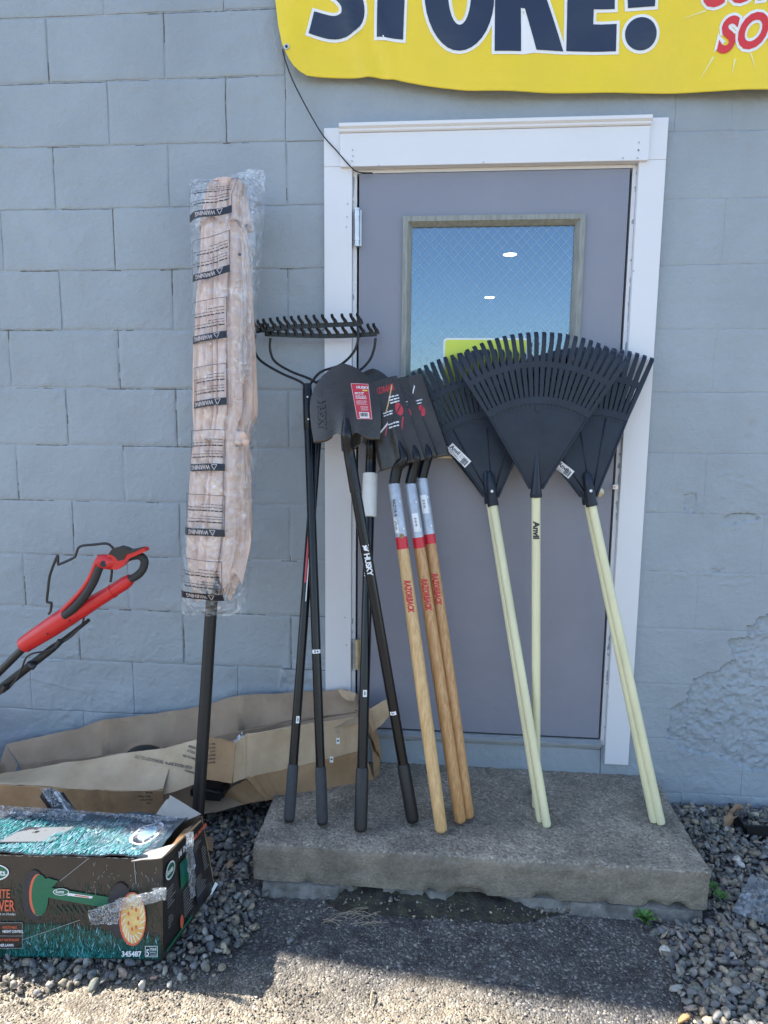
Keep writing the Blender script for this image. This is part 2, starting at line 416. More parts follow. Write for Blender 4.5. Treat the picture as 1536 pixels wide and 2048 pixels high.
# backing: the mortar face, cut round the doorway
def mortar_mat():
    m = mat('mortar_paint', tuple(c * 1.02 for c in WALLC), 0.66, var=0.08, vscale=3, bumps=[(70, 0.003)])
    nt = m.node_tree; b = bsdf(m)
    col_src = b.inputs['Base Color'].links[0].from_socket
    g = nd(nt, 'ShaderNodeNewGeometry'); n = nd(nt, 'ShaderNodeTexNoise'); n.inputs['Scale'].default_value = 4.2; n.inputs['Detail'].default_value = 3
    nt.links.new(g.outputs['Position'], n.inputs['Vector'])
    sp = nd(nt, 'ShaderNodeSeparateXYZ'); nt.links.new(g.outputs['Position'], sp.inputs[0])
    def near(out, shift, scale):
        a = nd(nt, 'ShaderNodeMath', operation='ADD'); a.inputs[1].default_value = shift; nt.links.new(sp.outputs[out], a.inputs[0])
        q = nd(nt, 'ShaderNodeMath', operation='PINGPONG'); q.inputs[1].default_value = scale; nt.links.new(a.outputs[0], q.inputs[0]); return q
    mn = nd(nt, 'ShaderNodeMath', operation='MINIMUM'); nt.links.new(near('Z', -2.735 + 0.2032 * 20 + 0.0015, 0.1016).outputs[0], mn.inputs[0]); nt.links.new(near('X', 0.2032 * 20 + 0.001, 0.1016).outputs[0], mn.inputs[1])
    n5 = nd(nt, 'ShaderNodeTexNoise'); n5.inputs['Scale'].default_value = 45; nt.links.new(g.outputs['Position'], n5.inputs['Vector'])
    ma = nd(nt, 'ShaderNodeMath', operation='MULTIPLY_ADD'); ma.inputs[1].default_value = 0.006; ma.inputs[2].default_value = -0.003; nt.links.new(n5.outputs['Fac'], ma.inputs[0])
    ad = nd(nt, 'ShaderNodeMath', operation='ADD'); nt.links.new(mn.outputs[0], ad.inputs[0]); nt.links.new(ma.outputs[0], ad.inputs[1])
    ab = nd(nt, 'ShaderNodeMath', operation='ABSOLUTE'); nt.links.new(ad.outputs[0], ab.inputs[0])
    lt = nd(nt, 'ShaderNodeMath', operation='LESS_THAN'); lt.inputs[1].default_value = 0.0016; nt.links.new(ab.outputs[0], lt.inputs[0])
    gt = nd(nt, 'ShaderNodeMath', operation='GREATER_THAN'); gt.inputs[1].default_value = 0.515; nt.links.new(n.outputs['Fac'], gt.inputs[0])
    ml = nd(nt, 'ShaderNodeMath', operation='MULTIPLY'); nt.links.new(lt.outputs[0], ml.inputs[0]); nt.links.new(gt.outputs[0], ml.inputs[1])
    mx = nd(nt, 'ShaderNodeMix', data_type='RGBA'); mx.inputs['B'].default_value = (0.12, 0.115, 0.105, 1); nt.links.new(ml.outputs[0], mx.inputs['Factor'])
    nt.links.new(col_src, mx.inputs['A']); nt.links.new(mx.outputs['Result'], b.inputs['Base Color'])
    return m
MAT['mortar'] = mortar_mat()
mb = MB(); YB = 0.0026
mb.box(-1.2, OX0, YB, 0.19, -0.2, 3.13); mb.box(OX1, 3.8, 0.024, 0.19, -0.2, 3.13)
mb.box(OX0, OX1, YB, 0.19, OZ1, 3.13); mb.box(OX0, OX1, YB + 0.02, 0.19, -0.2, OZ0)
mb.obj('mortar', MAT['mortar'], wall)

ROUGH = [(P(x, y, 0).x, P(x, y, 0).z) for x, y in [(1600, 1200), (1536, 1232), (1518, 1250), (1500, 1252), (1486, 1272), (1463, 1284), (1470, 1322), (1440, 1342), (1392, 1358), (1381, 1372), (1378, 1400), (1352, 1412), (1339, 1420), (1337, 1450), (1341, 1482), (1380, 1500), (1450, 1512), (1500, 1545), (1640, 1545)]]
ROUGH2 = [(P(x, y, 0).x, P(x, y, 0).z) for x, y in [(560, 1335), (600, 1325), (655, 1322), (655, 1400), (590, 1400), (555, 1380)]]
CHIPS = [[(P(x, y, 0).x, P(x, y, 0).z) for x, y in q] for q in (
    [(1364, 992), (1378, 985), (1393, 988), (1394, 1010), (1388, 1026), (1370, 1022)],
    [(1445, 1032), (1470, 1028), (1510, 1030), (1522, 1040), (1490, 1044), (1462, 1050), (1450, 1042)],
    [(1500, 842), (1506, 838), (1511, 850), (1506, 880), (1496, 900), (1491, 885)],
    [(1422, 1138), (1448, 1136), (1450, 1142), (1424, 1145)],
    [(60, 1010), (72, 1008), (74, 1020), (62, 1022)])]
RIDGES = [[P(x, y, 0) for x, y in q] for q in (
    [(1330, 262), (1345, 275), (1385, 268), (1410, 270), (1416, 262), (1536, 260)],
    [(1322, 1145), (1345, 1142), (1352, 1172)], [(1350, 1150), (1420, 1148), (1505, 1150), (1500, 1165), (1440, 1170)],
    [(50, 1060), (48, 1075), (52, 1105), (120, 1108)], [(160, 1275), (158, 1310), (100, 1322)], [(40, 1370), (60, 1355), (110, 1370), (150, 1378)],
    [(1450, 955), (1490, 965), (1536, 985)], [(1340, 720), (1400, 712)])]
def seg_dist(X, Z, a, b):
    dx, dz = b.x - a.x, b.z - a.z; t = np.clip(((X - a.x) * dx + (Z - a.z) * dz) / (dx * dx + dz * dz + 1e-9), 0, 1)
    return np.hypot(X - a.x - t * dx, Z - a.z - t * dz)
def wall_disp(X, Z):
    """how far the painted face stands back (metres, + is into the wall)"""
    d = 0.0011 * fbm(X * 5, Z * 5, 3, 3) + 0.0007 * fbm(X * 30, Z * 30, 9, 3)
    pit = fbm(X * 24, Z * 24, 21, 2); area = fbm(X * 3.2, Z * 3.2, 31, 2)
    d = d + np.where((pit > 0.62) & (area > 0.15), 0.0010, 0) + np.where((pit < -0.75) & (area > 0.0), -0.0016, 0)
    lump = np.abs(fbm(X * 9, Z * 9, 51, 3)); d = d - np.where((lump < 0.035) & (area > 0.05), 0.0014, 0)
    # thick render smeared over the lowest courses
    low = np.clip((0.62 - Z) / 0.35, 0, 1) * (X < 1.1)
    d = d - low * (0.003 + 0.0045 * fbm(X * 7, Z * 9, 61, 4))
    for k, q in enumerate((ROUGH, ROUGH2)):
        jx = X + 0.012 * fbm(X * 22, Z * 22, 71, 3); jz = Z + 0.012 * fbm(X * 22, Z * 22, 81, 3)
        ins = inpoly(jx, jz, q)
        d = d + np.where(ins, (0.0095 + 0.0042 * fbm(X * 46, Z * 46, 91, 3) + 0.0036 * fbm(X * 120, Z * 120, 95, 2)) if k == 0 else (-0.004 + 0.0045 * fbm(X * 34, Z * 34, 91, 4)), 0)
    for q in CHIPS:
        jx = X + 0.004 * fbm(X * 60, Z * 60, 11, 2); jz = Z + 0.004 * fbm(X * 60, Z * 60, 12, 2)
        d = d + np.where(inpoly(jx, jz, q), 0.005 + 0.003 * fbm(X * 120, Z * 120, 13, 2), 0)
    for L in RIDGES:
        for a, b in zip(L[:-1], L[1:]):
            s = seg_dist(X + 0.006 * fbm(X * 30, Z * 30, 5, 2), Z + 0.006 * fbm(X * 30, Z * 30, 6, 2), a, b)
            d = d - 0.0022 * np.clip(1 - s / 0.006, 0, 1)
    return d
def block(x0, x1, z0, z1, joint=None, depth=None, name='block', soft=1.0):
    if joint is None: joint = random.uniform(0.0022, 0.0044)
    if depth is None: depth = random.uniform(0.0008, 0.0018)
    res = 0.0055 if (x1 > 2.1 and z0 < 1.2) or z0 < 0.6 else 0.0105
    gx0, gx1 = x0 + joint, x1 - joint; gz0, gz1 = z0 + joint, z1 - joint
    nx = max(3, int((gx1 - gx0) / res)); nzz = max(3, int((gz1 - gz0) / res))
    e = 0.0028
    xs = np.concatenate([[gx0, gx0 + e], np.linspace(gx0 + 2 * e, gx1 - 2 * e, nx), [gx1 - e, gx1]])
    zs = np.concatenate([[gz0, gz0 + e], np.linspace(gz0 + 2 * e, gz1 - 2 * e, nzz), [gz1 - e, gz1]])
    X, Z = np.meshgrid(xs, zs, indexing='ij')
    wx = 0.0014 * fbm(X * 13, Z * 13, 2, 3); wz = 0.0014 * fbm(X * 13, Z * 13, 4, 3)
    edge = np.minimum(np.minimum(X - gx0, gx1 - X), np.minimum(Z - gz0, gz1 - Z))
    d = wall_disp(X, Z) + depth * soft * (1 - np.clip(edge / (2 * e), 0, 1)) ** 1.6
    y0 = random.uniform(-0.0006, 0.0006)
    Y = y0 + d
    V = np.stack([X + wx, Y, Z + wz], -1).reshape(-1, 3)
    nu, nv = len(xs), len(zs); F = gridF(nu, nv)
    rim = [i * nv for i in range(nu)] + [(nu - 1) * nv + j for j in range(1, nv)] + [i * nv + nv - 1 for i in range(nu - 2, -1, -1)] + list(range(nv - 2, 0, -1))
    n = len(V); B = V[rim].copy(); B[:, 1] = 0.02; V = np.concatenate([V, B])
    for a in range(len(rim)):
        b = (a + 1) % len(rim); F.append((rim[a], n + a, n + b, rim[b]))
    return obj(name, V, F, MAT['wall'], wall, smooth=True)
def cut_and_block(x0, x1, z0, z1):
    """a block, cut where the doorway and its lintel are"""
    if z1 > OZ0 + 0.01 and z0 < OZ1 - 0.01 or (z0 < OZ0 and z1 > OZ0):
        if x0 < OX0 and x1 > OX0: x1 = OX0
        elif x0 < OX1 and x1 > OX1: x0 = OX1
        elif x0 >= OX0 and x1 <= OX1: return
    if x1 - x0 < 0.03: return
    faint = x0 > 1.9
    if z1 < 0.52 and not faint: return block(x0, x1, z0, z1, 0.0008, 0.0012)
    if faint: block(x0, x1, z0, z1, 0.00015, 0.0010)
    else: block(x0, x1, z0, z1)
LX0, LX1 = 0.8128, 2.06; LZ0, LZ1 = ZT - 2 * BH, ZT + BH
for k in range(-2, 14):
    z1 = ZT - k * BH; z0 = z1 - BH
    off = 0.0 if k % 2 == 0 else 0.2032
    for c in range(-4, 11):
        x0 = off + c * 0.4064 - 0.0; x1 = x0 + 0.4064
        if x1 < -1.1 or x0 > 3.6: continue
        if z1 > LZ0 + 0.01 and z0 < LZ1 - 0.01:      # lintel courses
            if x0 < LX0 < x1: x1 = LX0
            elif x0 < LX1 < x1: x0 = LX1
            elif x0 >= LX0 - 1e-6 and x1 <= LX1 + 1e-6: continue
            if x1 - x0 < 0.03: continue
        if k == 12 and x1 > OX0 and x0 < OX1: z1c = OZ0
        if z0 < 0: z0 = -0.1
        cut_and_block(x0, x1, z0, z1)
block(LX0, LX1, ZT - 2 * BH, LZ1, name='lintel', joint=0.0005, depth=0.0008)
block(OX0, OX1, OZ1, ZT - 2 * BH, name='lintel', joint=0.001, depth=0.0005)
block(OX0 + 0.001, OX1 - 0.001, 0.10, OZ0 - 0.022, name='sill_course', joint=0.001, depth=0.001)
# the rest of the front, outside the picture
up = [(-7, -0.2), (-1.2, -0.2), (-1.2, 3.13), (3.8, 3.13), (3.8, -0.2), (9, -0.2), (9, 2.6), (3.0 + 5.37, 2.6), (2.5, gable(2.5)), (-3.03, 2.6), (-7, 2.6)]
V, F = prism([Vector((x, 0.0, z)) for x, z in up], (0, 0.19, 0)); obj('upper_wall', V, F, MAT['wall'], wall)
body = thing('building_shell', 'sides and roof of the blue-grey block building behind its front wall', 'building', (1.5, 4, 0))
MAT['roof'] = mat('roof_felt', (0.06, 0.06, 0.065), 0.9, var=0.2)
mb = MB(); mb.box(-7, -6.8, 0.19, 9, -0.2, 2.6); mb.box(8.8, 9, 0.19, 9, -0.2, 2.6); mb.box(-6.8, 8.8, 8.8, 9, -0.2, 2.6); mb.obj('side_wall', MAT['wall'], body)
rp = [(-7, 2.6), (-3.03, 2.6), (2.5, gable(2.5)), (8.37, 2.6), (9, 2.6)]
V = [Vector((x, 0.19, z)) for x, z in rp]; V2 = [Vector((x, 0.19, z - 0.12)) for x, z in reversed(rp)]
V, F = prism(V + V2, (0, 8.8, 0)); obj('roof', V, F, MAT['roof'], body)
# the room behind the window
MAT['inside'] = mat('inside_paint', (0.22, 0.25, 0.28), 0.8)
for nme, a in (('interior_ceiling', (-3, 6, 0.2, 8.5, 2.50 + 0.28, 2.86)), ('interior_floor', (-3, 6, 0.2, 8.5, 0.18, 0.26)),
               ('interior_wall', (-3, 6, 8.5, 8.6, 0.26, 2.78)), ('interior_wall', (-3.1, -3, 0.2, 8.6, 0.26, 2.78)), ('interior_wall', (6, 6.1, 0.2, 8.6, 0.26, 2.78))):
    box(nme, *a, MAT['inside'], kind='structure')
MAT['lamp'] = emit('ceiling_lamp_glow', (1.0, 0.93, 0.80), 3.5)
for (px, py), lab in (((1020, 508), 'larger round recessed ceiling light, upper one seen through the door window'), ((979, 594), 'smaller round recessed ceiling light, lower one seen through the door window')):
    p = G(px, py, 2.776)
    t = thing('ceiling_light', lab, 'ceiling light', p, 'recessed ceiling lights inside')
    V, F = tubeVF([p + Vector((0, 0, 0.003)), p - Vector((0, 0, 0.004))], 0.066, 28); obj('lamp_rim', V, F, MAT['trim'], t)
    V, F = tubeVF([p - Vector((0, 0, 0.004)), p - Vector((0, 0, 0.008))], 0.052, 28); obj('diffuser', V, F, MAT['lamp'], t)

# ------------------------------------------------------------------ door frame
fr = thing('door_frame', 'white flat board casing with drip cap around the grey door', 'door frame', (1.49, 0, 0.25))
TL = P(650, 262, 0); TR = P(1330, 240, 0)
CX0, CX1 = 0.943, 2.036; HX0, HX1 = 0.998, 1.978
def plank(name, x0, x1, z0, z1, y0, y1, bev=0.0015): return box(name, x0, x1, y0, y1, z0, z1, MAT['trim'], fr, bev)
plank('side_casing', CX0, 1.036, 0.16, 2.238, -0.022, -0.001)
plank('side_casing', 1.953, CX1, 0.20, 2.238, -0.022, -0.001)
plank('side_casing', CX0, HX0 - 0.001, 2.2385, 2.358, -0.022, -0.001)
plank('side_casing', HX1 + 0.001, CX1, 2.2385, 2.363, -0.022, -0.001)
plank('header_board', HX0, HX1, 2.233, 2.336, -0.034, -0.001)
# drip cap, moulded
prof = [(0, 2.3365), (-0.036, 2.3365), (-0.040, 2.340), (-0.040, 2.346), (-0.047, 2.352), (-0.047, 2.362), (-0.030, 2.366), (0, 2.369)]
V, F = prism([Vector((HX0 - 0.002, y - 0.001, z)) for y, z in prof], (HX1 - HX0 + 0.004, 0, 0)); obj('drip_cap', V, F, MAT['trim'], fr)
# jambs inside the opening
for x0, x1 in ((1.037, 1.050), (1.940, 1.9525)): box('jamb', x0, x1, -0.001, 0.12, 0.262, 2.232, MAT['trim'], fr)
box('jamb', 1.0505, 1.9395, -0.001, 0.12, 2.222, 2.2325, MAT['trim'], fr)
box('door_stop', 1.0505, 1.066, 0.052, 0.075, 0.285, 2.2215, MAT['gap'], fr)
box('door_stop', 1.924, 1.9395, 0.052, 0.075, 0.285, 2.2215, MAT['gap'], fr)
V, F = prism([Vector((1.05, y, z)) for y, z in ((-0.02, 0.262), (-0.02, 0.270), (0.0, 0.2815), (0.10, 0.2815), (0.10, 0.245), (-0.004, 0.245), (-0.004, 0.262))], (0.89, 0, 0))
obj('threshold', V, F, MAT['threshold'], fr)
screws = [(705, 300), (706, 312), (704, 322), (758, 331), (967, 325), (1246, 316), (1278, 285), (1277, 301), (1275, 316), (695, 408), (694, 434), (693, 454), (1267, 542), (1201, 1478), (690, 1235), (693, 1290), (1215, 1390), (1277, 300)]
scr = MB()
for a, b in screws:
    p = P(a, b, -0.0345 if b < 335 else -0.0225)
    scr.add(*tubeVF([p + Vector((0, 0.0005, 0)), p - Vector((0, 0.0012, 0))], 0.0026, 8))
MAT['screw'] = mat('screw_heads', (0.45, 0.42, 0.38), 0.5, metal=0.4)
scr.obj('screw_heads', MAT['screw'], fr, kind='stuff')
pl_ = thing('strike_plate', 'small worn metal latch strike on the right casing beside the door edge', 'latch', P(1231, 974, -0.022))
p = P(1231, 974, -0.0235); box('plate', p.x - 0.010, p.x + 0.008, -0.027, -0.0225, p.z - 0.008, p.z + 0.008, MAT['steel'], pl_, 0.001)
V, F = tubeVF([p + Vector((-0.004, -0.003, -0.004)), p + Vector((-0.004, -0.003, 0.004))], 0.003, 8); obj('pin', V, F, MAT['brass'], pl_)

# ------------------------------------------------------------------ door
door = thing('door', 'grey steel door with wired glass window, shut behind the leaning tools', 'door', (1.5, 0.02, 0.285))
DX0, DX1, DZ0, DZ1 = 1.058, 1.931, 0.289, 2.219
WX0, WX1, WZ0, WZ1 = 1.205, 1.797, 1.30, 2.082      # outer edge of the window frame
Y0, Y1 = -0.004, 0.044
mb = MB()
# slab as one solid with a hole (four pieces that meet end to end, joined)
def slab_with_hole():
    o = [(DX0, DZ0), (DX1, DZ0), (DX1, DZ1), (DX0, DZ1)]; h = [(WX0, WZ0), (WX1, WZ0), (WX1, WZ1), (WX0, WZ1)]
    V = [(x, y, z) for y in (Y0, Y1) for x, z in o + h]
    F = []
    for s, b in ((0, 0), (1, 8)):
        for i in range(4):
            j = (i + 1) % 4; f = (b + i, b + j, b + 4 + j, b + 4 + i); F.append(f if s == 0 else tuple(reversed(f)))
    for i in range(4):
        j = (i + 1) % 4; F.append((i, 8 + i, 8 + j, j)); F.append((4 + j, 12 + j, 12 + i, 4 + i))
    return V, F
V, F = slab_with_hole(); obj('door_panel', V, F, MAT['door'], door)
# window frame: mitred bars with a sloped inner face
def bar(x0, z0, x1, z1, inx, inz):
    w = 0.030
    a = Vector((x0, 0, z0)); b = Vector((x1, 0, z1)); d = (b - a).normalized(); n = Vector((inx, 0, inz))
    A = [a, a + (d + n) * 0.016, a + (d + n) * w, a + (d + n) * w]; B = [b, b + (-d + n) * 0.016, b + (-d + n) * w, b + (-d + n) * w]
    ys = [-0.014, -0.014, 0.006, 0.03]
    V = []
    for Q, y in zip(A, ys): V.append(Vector((Q.x, y, Q.z)))
    V.append(Vector((a.x, 0.03, a.z)))
    for Q, y in zip(B, ys): V.append(Vector((Q.x, y, Q.z)))
    V.append(Vector((b.x, 0.03, b.z)))
    F = [(i, (i + 1) % 5, 5 + (i + 1) % 5, 5 + i) for i in range(5)] + [(0, 1, 2, 3, 4), (9, 8, 7, 6, 5)]
    return V, F
wf = obj('window_frame', *bar(WX0, WZ1, WX1, WZ1, 0, -1), MAT['sash'], door)
for a in ((WX0, WZ0, WX0, WZ1, 1, 0), (WX1, WZ0, WX1, WZ1, -1, 0), (WX0, WZ0, WX1, WZ0, 0, 1)): obj('window_frame', *bar(*a), MAT['sash'], door)
GX0, GX1, GZ0, GZ1 = WX0 + 0.029, WX1 - 0.029, WZ0 + 0.029, WZ1 - 0.029
pane = box('pane', GX0, GX1, 0.012, 0.018, GZ0, GZ1, MAT['glass'], door)
# wire net in the glass, diamonds
wm = MB(); s = 0.0235; W_, H_ = GX1 - GX0, GZ1 - GZ0
MAT['wire'] = mat('glass_wire', (0.42, 0.50, 0.56), 0.4, metal=0.3)
for sg in (1, -1):
    k = -H_ * 1.0
    while k < W_ + H_:
        # line x = k + sg*z*0.93 (clip to the pane)
        pts = []
        f = 0.93
        x0 = k if sg > 0 else k
        za, zb = 0.0, H_
        xa, xb = x0 + (0 if sg > 0 else f * H_) - (0 if sg > 0 else 0), x0 + (f * H_ if sg > 0 else 0)
        # clip in x
        dx = xb - xa
        t0, t1 = 0.0, 1.0
        for lim, side in ((0.0, 1), (W_, -1)):
            if abs(dx) < 1e-9: continue
            t = (lim - xa) / dx
            if dx * side > 0: t0 = max(t0, t)
            else: t1 = min(t1, t)
        if t1 > t0 + 0.01:
            A = Vector((GX0 + xa + dx * t0, 0.0105, GZ0 + H_ * t0)); B = Vector((GX0 + xa + dx * t1, 0.0105, GZ0 + H_ * t1))
            d = (B - A).normalized(); n = Vector((-d.z, 0, d.x)) * 0.00042
            if sg < 0: A.y = B.y = 0.0108
            wm.add([A + n, B + n, B - n, A - n], [(0, 1, 2, 3)])
        k += s * 1.36
wm.obj('wire_mesh', MAT['wire'], pane, kind='stuff')
# kick seam under the window, knob, hinges
box('mid_rail_strip', 1.21, 1.80, -0.0075, -0.0042, 1.285, 1.292, MAT['brass'], door)
kp = P(1196, 984, -0.05)
kn = obj('door_knob', *tubeVF([kp + Vector((0, 0.047, 0)), kp + Vector((0, 0.03, 0)), kp + Vector((0, 0.02, 0)), kp, kp - Vector((0, 0.012, 0)), kp - Vector((0, 0.016, 0))], [0.018, 0.018, 0.008, 0.017, 0.017, 0.009], 20), MAT['brass'], door, smooth=True)
for (cx, cy, hh), mm in (((714, 455, 0.115), 'steel'), ((714, 1308, 0.105), 'brass')):
    p = P(cx, cy, -0.018)
    h = obj('hinge', *tubeVF([p + Vector((0, 0, -hh / 2)), p + Vector((0, 0, hh / 2))], 0.0085, 14), MAT[mm], door, smooth=True)
    for zz in (-hh / 2, -hh / 2 + 0.018, hh / 2 - 0.02, hh / 2):
        V, F = tubeVF([p + Vector((0, 0, zz - 0.003)), p + Vector((0, 0, zz + 0.003))], 0.0098, 14); obj('knuckle', V, F, MAT[mm], h)
    box('hinge_leaf', p.x, p.x + 0.014, -0.009, -0.0045, p.z - hh / 2, p.z + hh / 2, MAT[mm], h)
# sign hung inside the glass
sg_ = thing('window_sign', 'lime yellow card sign with rounded white border on the door glass', 'sign', (1.487, 0.024, 1.55))
def rrect(x0, z0, x1, z1, r, y, n=5):
    pts = []
    for cx, cz, a0 in ((x1 - r, z1 - r, 0), (x0 + r, z1 - r, 90), (x0 + r, z0 + r, 180), (x1 - r, z0 + r, 270)):
        for k in range(n + 1):
            a = math.radians(a0 + 90 * k / n); pts.append(Vector((cx + r * math.cos(a), y, cz + r * math.sin(a))))
    return pts
a = P(887, 676, 0.008); b = P(1057, 672, 0.008)
V, F = prism(rrect(a.x, 1.42, b.x, a.z, 0.012, 0.0085), (0, 0.0018, 0)); obj('sign_card', V, F, MAT['white'], sg_)
V, F = prism(rrect(a.x + 0.006, 1.426, b.x - 0.006, a.z - 0.006, 0.009, 0.0076), (0, 0.0008, 0)); obj('sign_face', V, F, MAT['sign'], sg_)

# ------------------------------------------------------------------ banner
ban = thing('banner', 'yellow vinyl banner with big navy white-edged letters hung above the door', 'banner', (1.7, -0.04, 2.45))
BL = [(2.9, 0.775), (2.74, 0.789), (2.66, 0.800), (2.576, 0.819), (2.538, 0.839), (2.516, 0.872), (2.508, 0.92)]
def bot(x):
    xs = [0.92, 1.0, 1.097, 1.25, 1.414, 1.662, 2.0, 2.316, 3.6]; zs = [2.508, 2.505, 2.501, 2.474, 2.447, 2.437, 2.430, 2.424, 2.425]
    return float(np.interp(x, xs, zs))
def ban_y(x, z):
    w = 0.010 * math.sin(x * 7.5 + z * 5) + 0.006 * math.sin(x * 17 - z * 9 + 1) + 0.004 * nz(x * 6, z * 6, 2)
    curl = 0.030 * math.exp(-((x - 0.83) / 0.06) ** 2)
    fold = 0.010 * math.exp(-(((x - 1.06) - (z - 2.6) * -0.35) / 0.025) ** 2) + 0.008 * math.exp(-(((x - 1.14) - (z - 2.6) * -0.3) / 0.02) ** 2)
    return -0.038 + w * 0.8 - curl * 0.3 - fold
ZTOP = 3.45
xs = list(np.concatenate([np.linspace(0, 1, 12)[:-1] * 0.145, np.linspace(0.145, 2.85, 130)]))
rows = 44; V = []
for i, s_ in enumerate(xs):
    for j in range(rows):
        t = j / (rows - 1)
        if s_ < 0.145:
            q = s_ / 0.145
            # left edge curve: lower corner is rounded
            zb = float(np.interp(q, [0, 0.06, 0.16, 0.30, 0.55, 1.0], [2.600, 2.565, 2.538, 2.522, 2.511, 2.508]))
            z = zb + (ZTOP - zb) * t
            xl = float(np.interp(z, [2.50, 2.538, 2.576, 2.66, 2.74, 2.9, 3.45], [0.86, 0.835, 0.819, 0.800, 0.789, 0.775, 0.76]))
            x = xl + (0.92 - xl) * q
        else:
            x = 0.775 + s_; zb = bot(x); z = zb + (ZTOP - zb) * t
        V.append(Vector((x, ban_y(x, z), z)))
V, F = plate(V, len(xs), rows, Vector((0, 0.0012, 0))); bsheet = obj('banner_sheet', V, F, MAT['banner'], ban, smooth=True)
# hem along the edge
hem = [Vector((x, ban_y(x, bot(x) + 0.004) - 0.0014, bot(x) + 0.0035)) for x in np.linspace(0.93, 3.6, 120)]
V = []
for q in np.linspace(0.90, 3.6, 130):
    for zz in (0.0015, 0.010, 0.021): V.append(Vector((q, ban_y(q, bot(q) + zz) - 0.0012, bot(q) + zz)))
obj('hem', V, gridF(130, 3), MAT['banner'], ban, smooth=True)
gp = P(568, 96, -0.045)
for rr_, mm_, dy_ in ((0.0085, 'steel', 0.003), (0.0045, 'gap', 0.0042)): obj('grommet', *tubeVF([Vector((gp.x + 0.010, ban_y(gp.x + .01, gp.z) - 0.0005, gp.z)), Vector((gp.x + 0.010, ban_y(gp.x + .01, gp.z) - dy_, gp.z))], rr_, 16), MAT[mm_], ban)
def px2(pts): return [(P(x, y, -0.045).x, P(x, y, -0.045).z) for x, y in pts]
def ban_map(VF, lift):
    bm = bmesh.new(); vs = [bm.verts.new((x, 0, z)) for x, z in VF[0]]
    for f in VF[1]:
        try: bm.faces.new([vs[i] for i in f])
        except ValueError: pass
    for x in np.arange(0.8, 3.6, 0.022): bmesh.ops.bisect_plane(bm, geom=bm.verts[:] + bm.edges[:] + bm.faces[:], plane_co=(x, 0, 0), plane_no=(1, 0, 0))
    for z in np.arange(2.45, 3.2, 0.022): bmesh.ops.bisect_plane(bm, geom=bm.verts[:] + bm.edges[:] + bm.faces[:], plane_co=(0, 0, z), plane_no=(0, 0, 1))
    for v in bm.verts: v.co.y = ban_y(v.co.x, v.co.z) - lift
    return bmVF(bm)
def stroke(path, w, n=5):
    p = smoothline([Vector((x, y, 0)) for x, y in path], n); L = []; R = []
    for i, q in enumerate(p):
        a = p[max(0, i - 1)]; b = p[min(len(p) - 1, i + 1)]; d = (b - a).normalized()
        L.append((q.x - d.y * w, q.y + d.x * w)); R.append((q.x + d.y * w, q.y - d.x * w))
    return L + R[::-1]
def ell(cx, cy, rx, ry, n=36, rev=False):
    q = [(cx + rx * math.cos(2 * math.pi * k / n), cy + ry * math.sin(2 * math.pi * k / n)) for k in range(n)]
    return q[::-1] if rev else q
letters = [
    [stroke([(716, -75), (700, -108), (668, -118), (635, -100), (630, -68), (650, -42), (684, -22), (704, 5), (700, 36), (668, 51), (622, 42)], 23)],
    [[(728, -125), (852, -120), (852, -72), (812, -74), (806, 79), (753, 71), (756, -76), (727, -78)]],
    [ell(919, -12, 70, 113), ell(919, -14, 23, 64, 30, True)],
    [[(992, -118), (1060, -116), (1098, -104), (1116, -70), (1112, -36), (1092, -10), (1128, 99), (1073, 99), (1050, 15), (1042, 14), (1042, 103), (989, 103)], [(1044, -72), (1044, -28), (1058, -30), (1066, -50), (1058, -70)]],
    [[(1138, -118), (1240, -116), (1240, -70), (1190, -71), (1190, -32), (1232, -32), (1232, 12), (1190, 12), (1189, 42), (1236, 42), (1234, 98), (1134, 98)]],
    [[(1252, -118), (1318, -118), (1310, 12), (1258, 12)]], [ell(1283, 65, 31, 33)]]
for L in letters:
    sp = [px2(s_) for s_ in L]
    sp = [s_ for s_ in sp]
    obj('letter_edge', *ban_map(poly2D(sp[:1], 0.009), 0.0012), MAT['banner_white'], ban, smooth=True)
    obj('letter', *ban_map(poly2D(sp, 0.0), 0.0024), MAT['banner_dark'], ban, smooth=True)
for k in (0,):
    inner = poly2D([px2(ell(919, -14, 23, 64))], 0.0); obj('letter_edge', *ban_map(inner, 0.0020), MAT['banner_white'], ban, smooth=True)
    inner = poly2D([px2(ell(919, -14, 16, 56))], 0.0); obj('letter_edge', *ban_map(inner, 0.0032), MAT['banner'], ban, smooth=True)
def script(body, px, py, size, off):
    o = P(px, py, -0.045); sl = math.radians(5)
    out = []
    for ofs in (off + 0.0085 , off):
        VF = textVF(body, size, ofs, shear=0.32, res=4, spacing=1.05, widen=0.80)
        out.append(([(o.x + x * math.cos(sl) - y * math.sin(sl), o.z + x * math.sin(sl) + y * math.cos(sl)) for x, y in VF[0]], VF[1]))
    obj('script_edge', *ban_map(out[0], 0.0012), MAT['banner_white'], ban, smooth=True)
    obj('script_lettering', *ban_map(out[1], 0.0024), MAT['banner_red'], ban, smooth=True)
script('SOON', 1433, 104, 0.132, 0.0050)
script('COMING', 1398, 13, 0.132, 0.0050)
MAT['banner_pale'] = mat('banner_pale_yellow', (0.82, 0.76, 0.30), 0.35, bumps=[(3.0, 0.012)])
for a, b, w in (((1428, 112), (1400, 160), 2.2), ((1470, 118), (1462, 152), 2.2), ((1412, 20), (1358, 40), 2.0), ((1500, 108), (1512, 150), 2.0)):
    d = Vector((b[0] - a[0], b[1] - a[1])).normalized()
    obj('burst_ray', *ban_map(poly2D([px2([(a[0] - d.y * w, a[1] + d.x * w), (a[0] + d.y * w, a[1] - d.x * w), b])]), 0.0013), MAT['banner_pale'], ban)
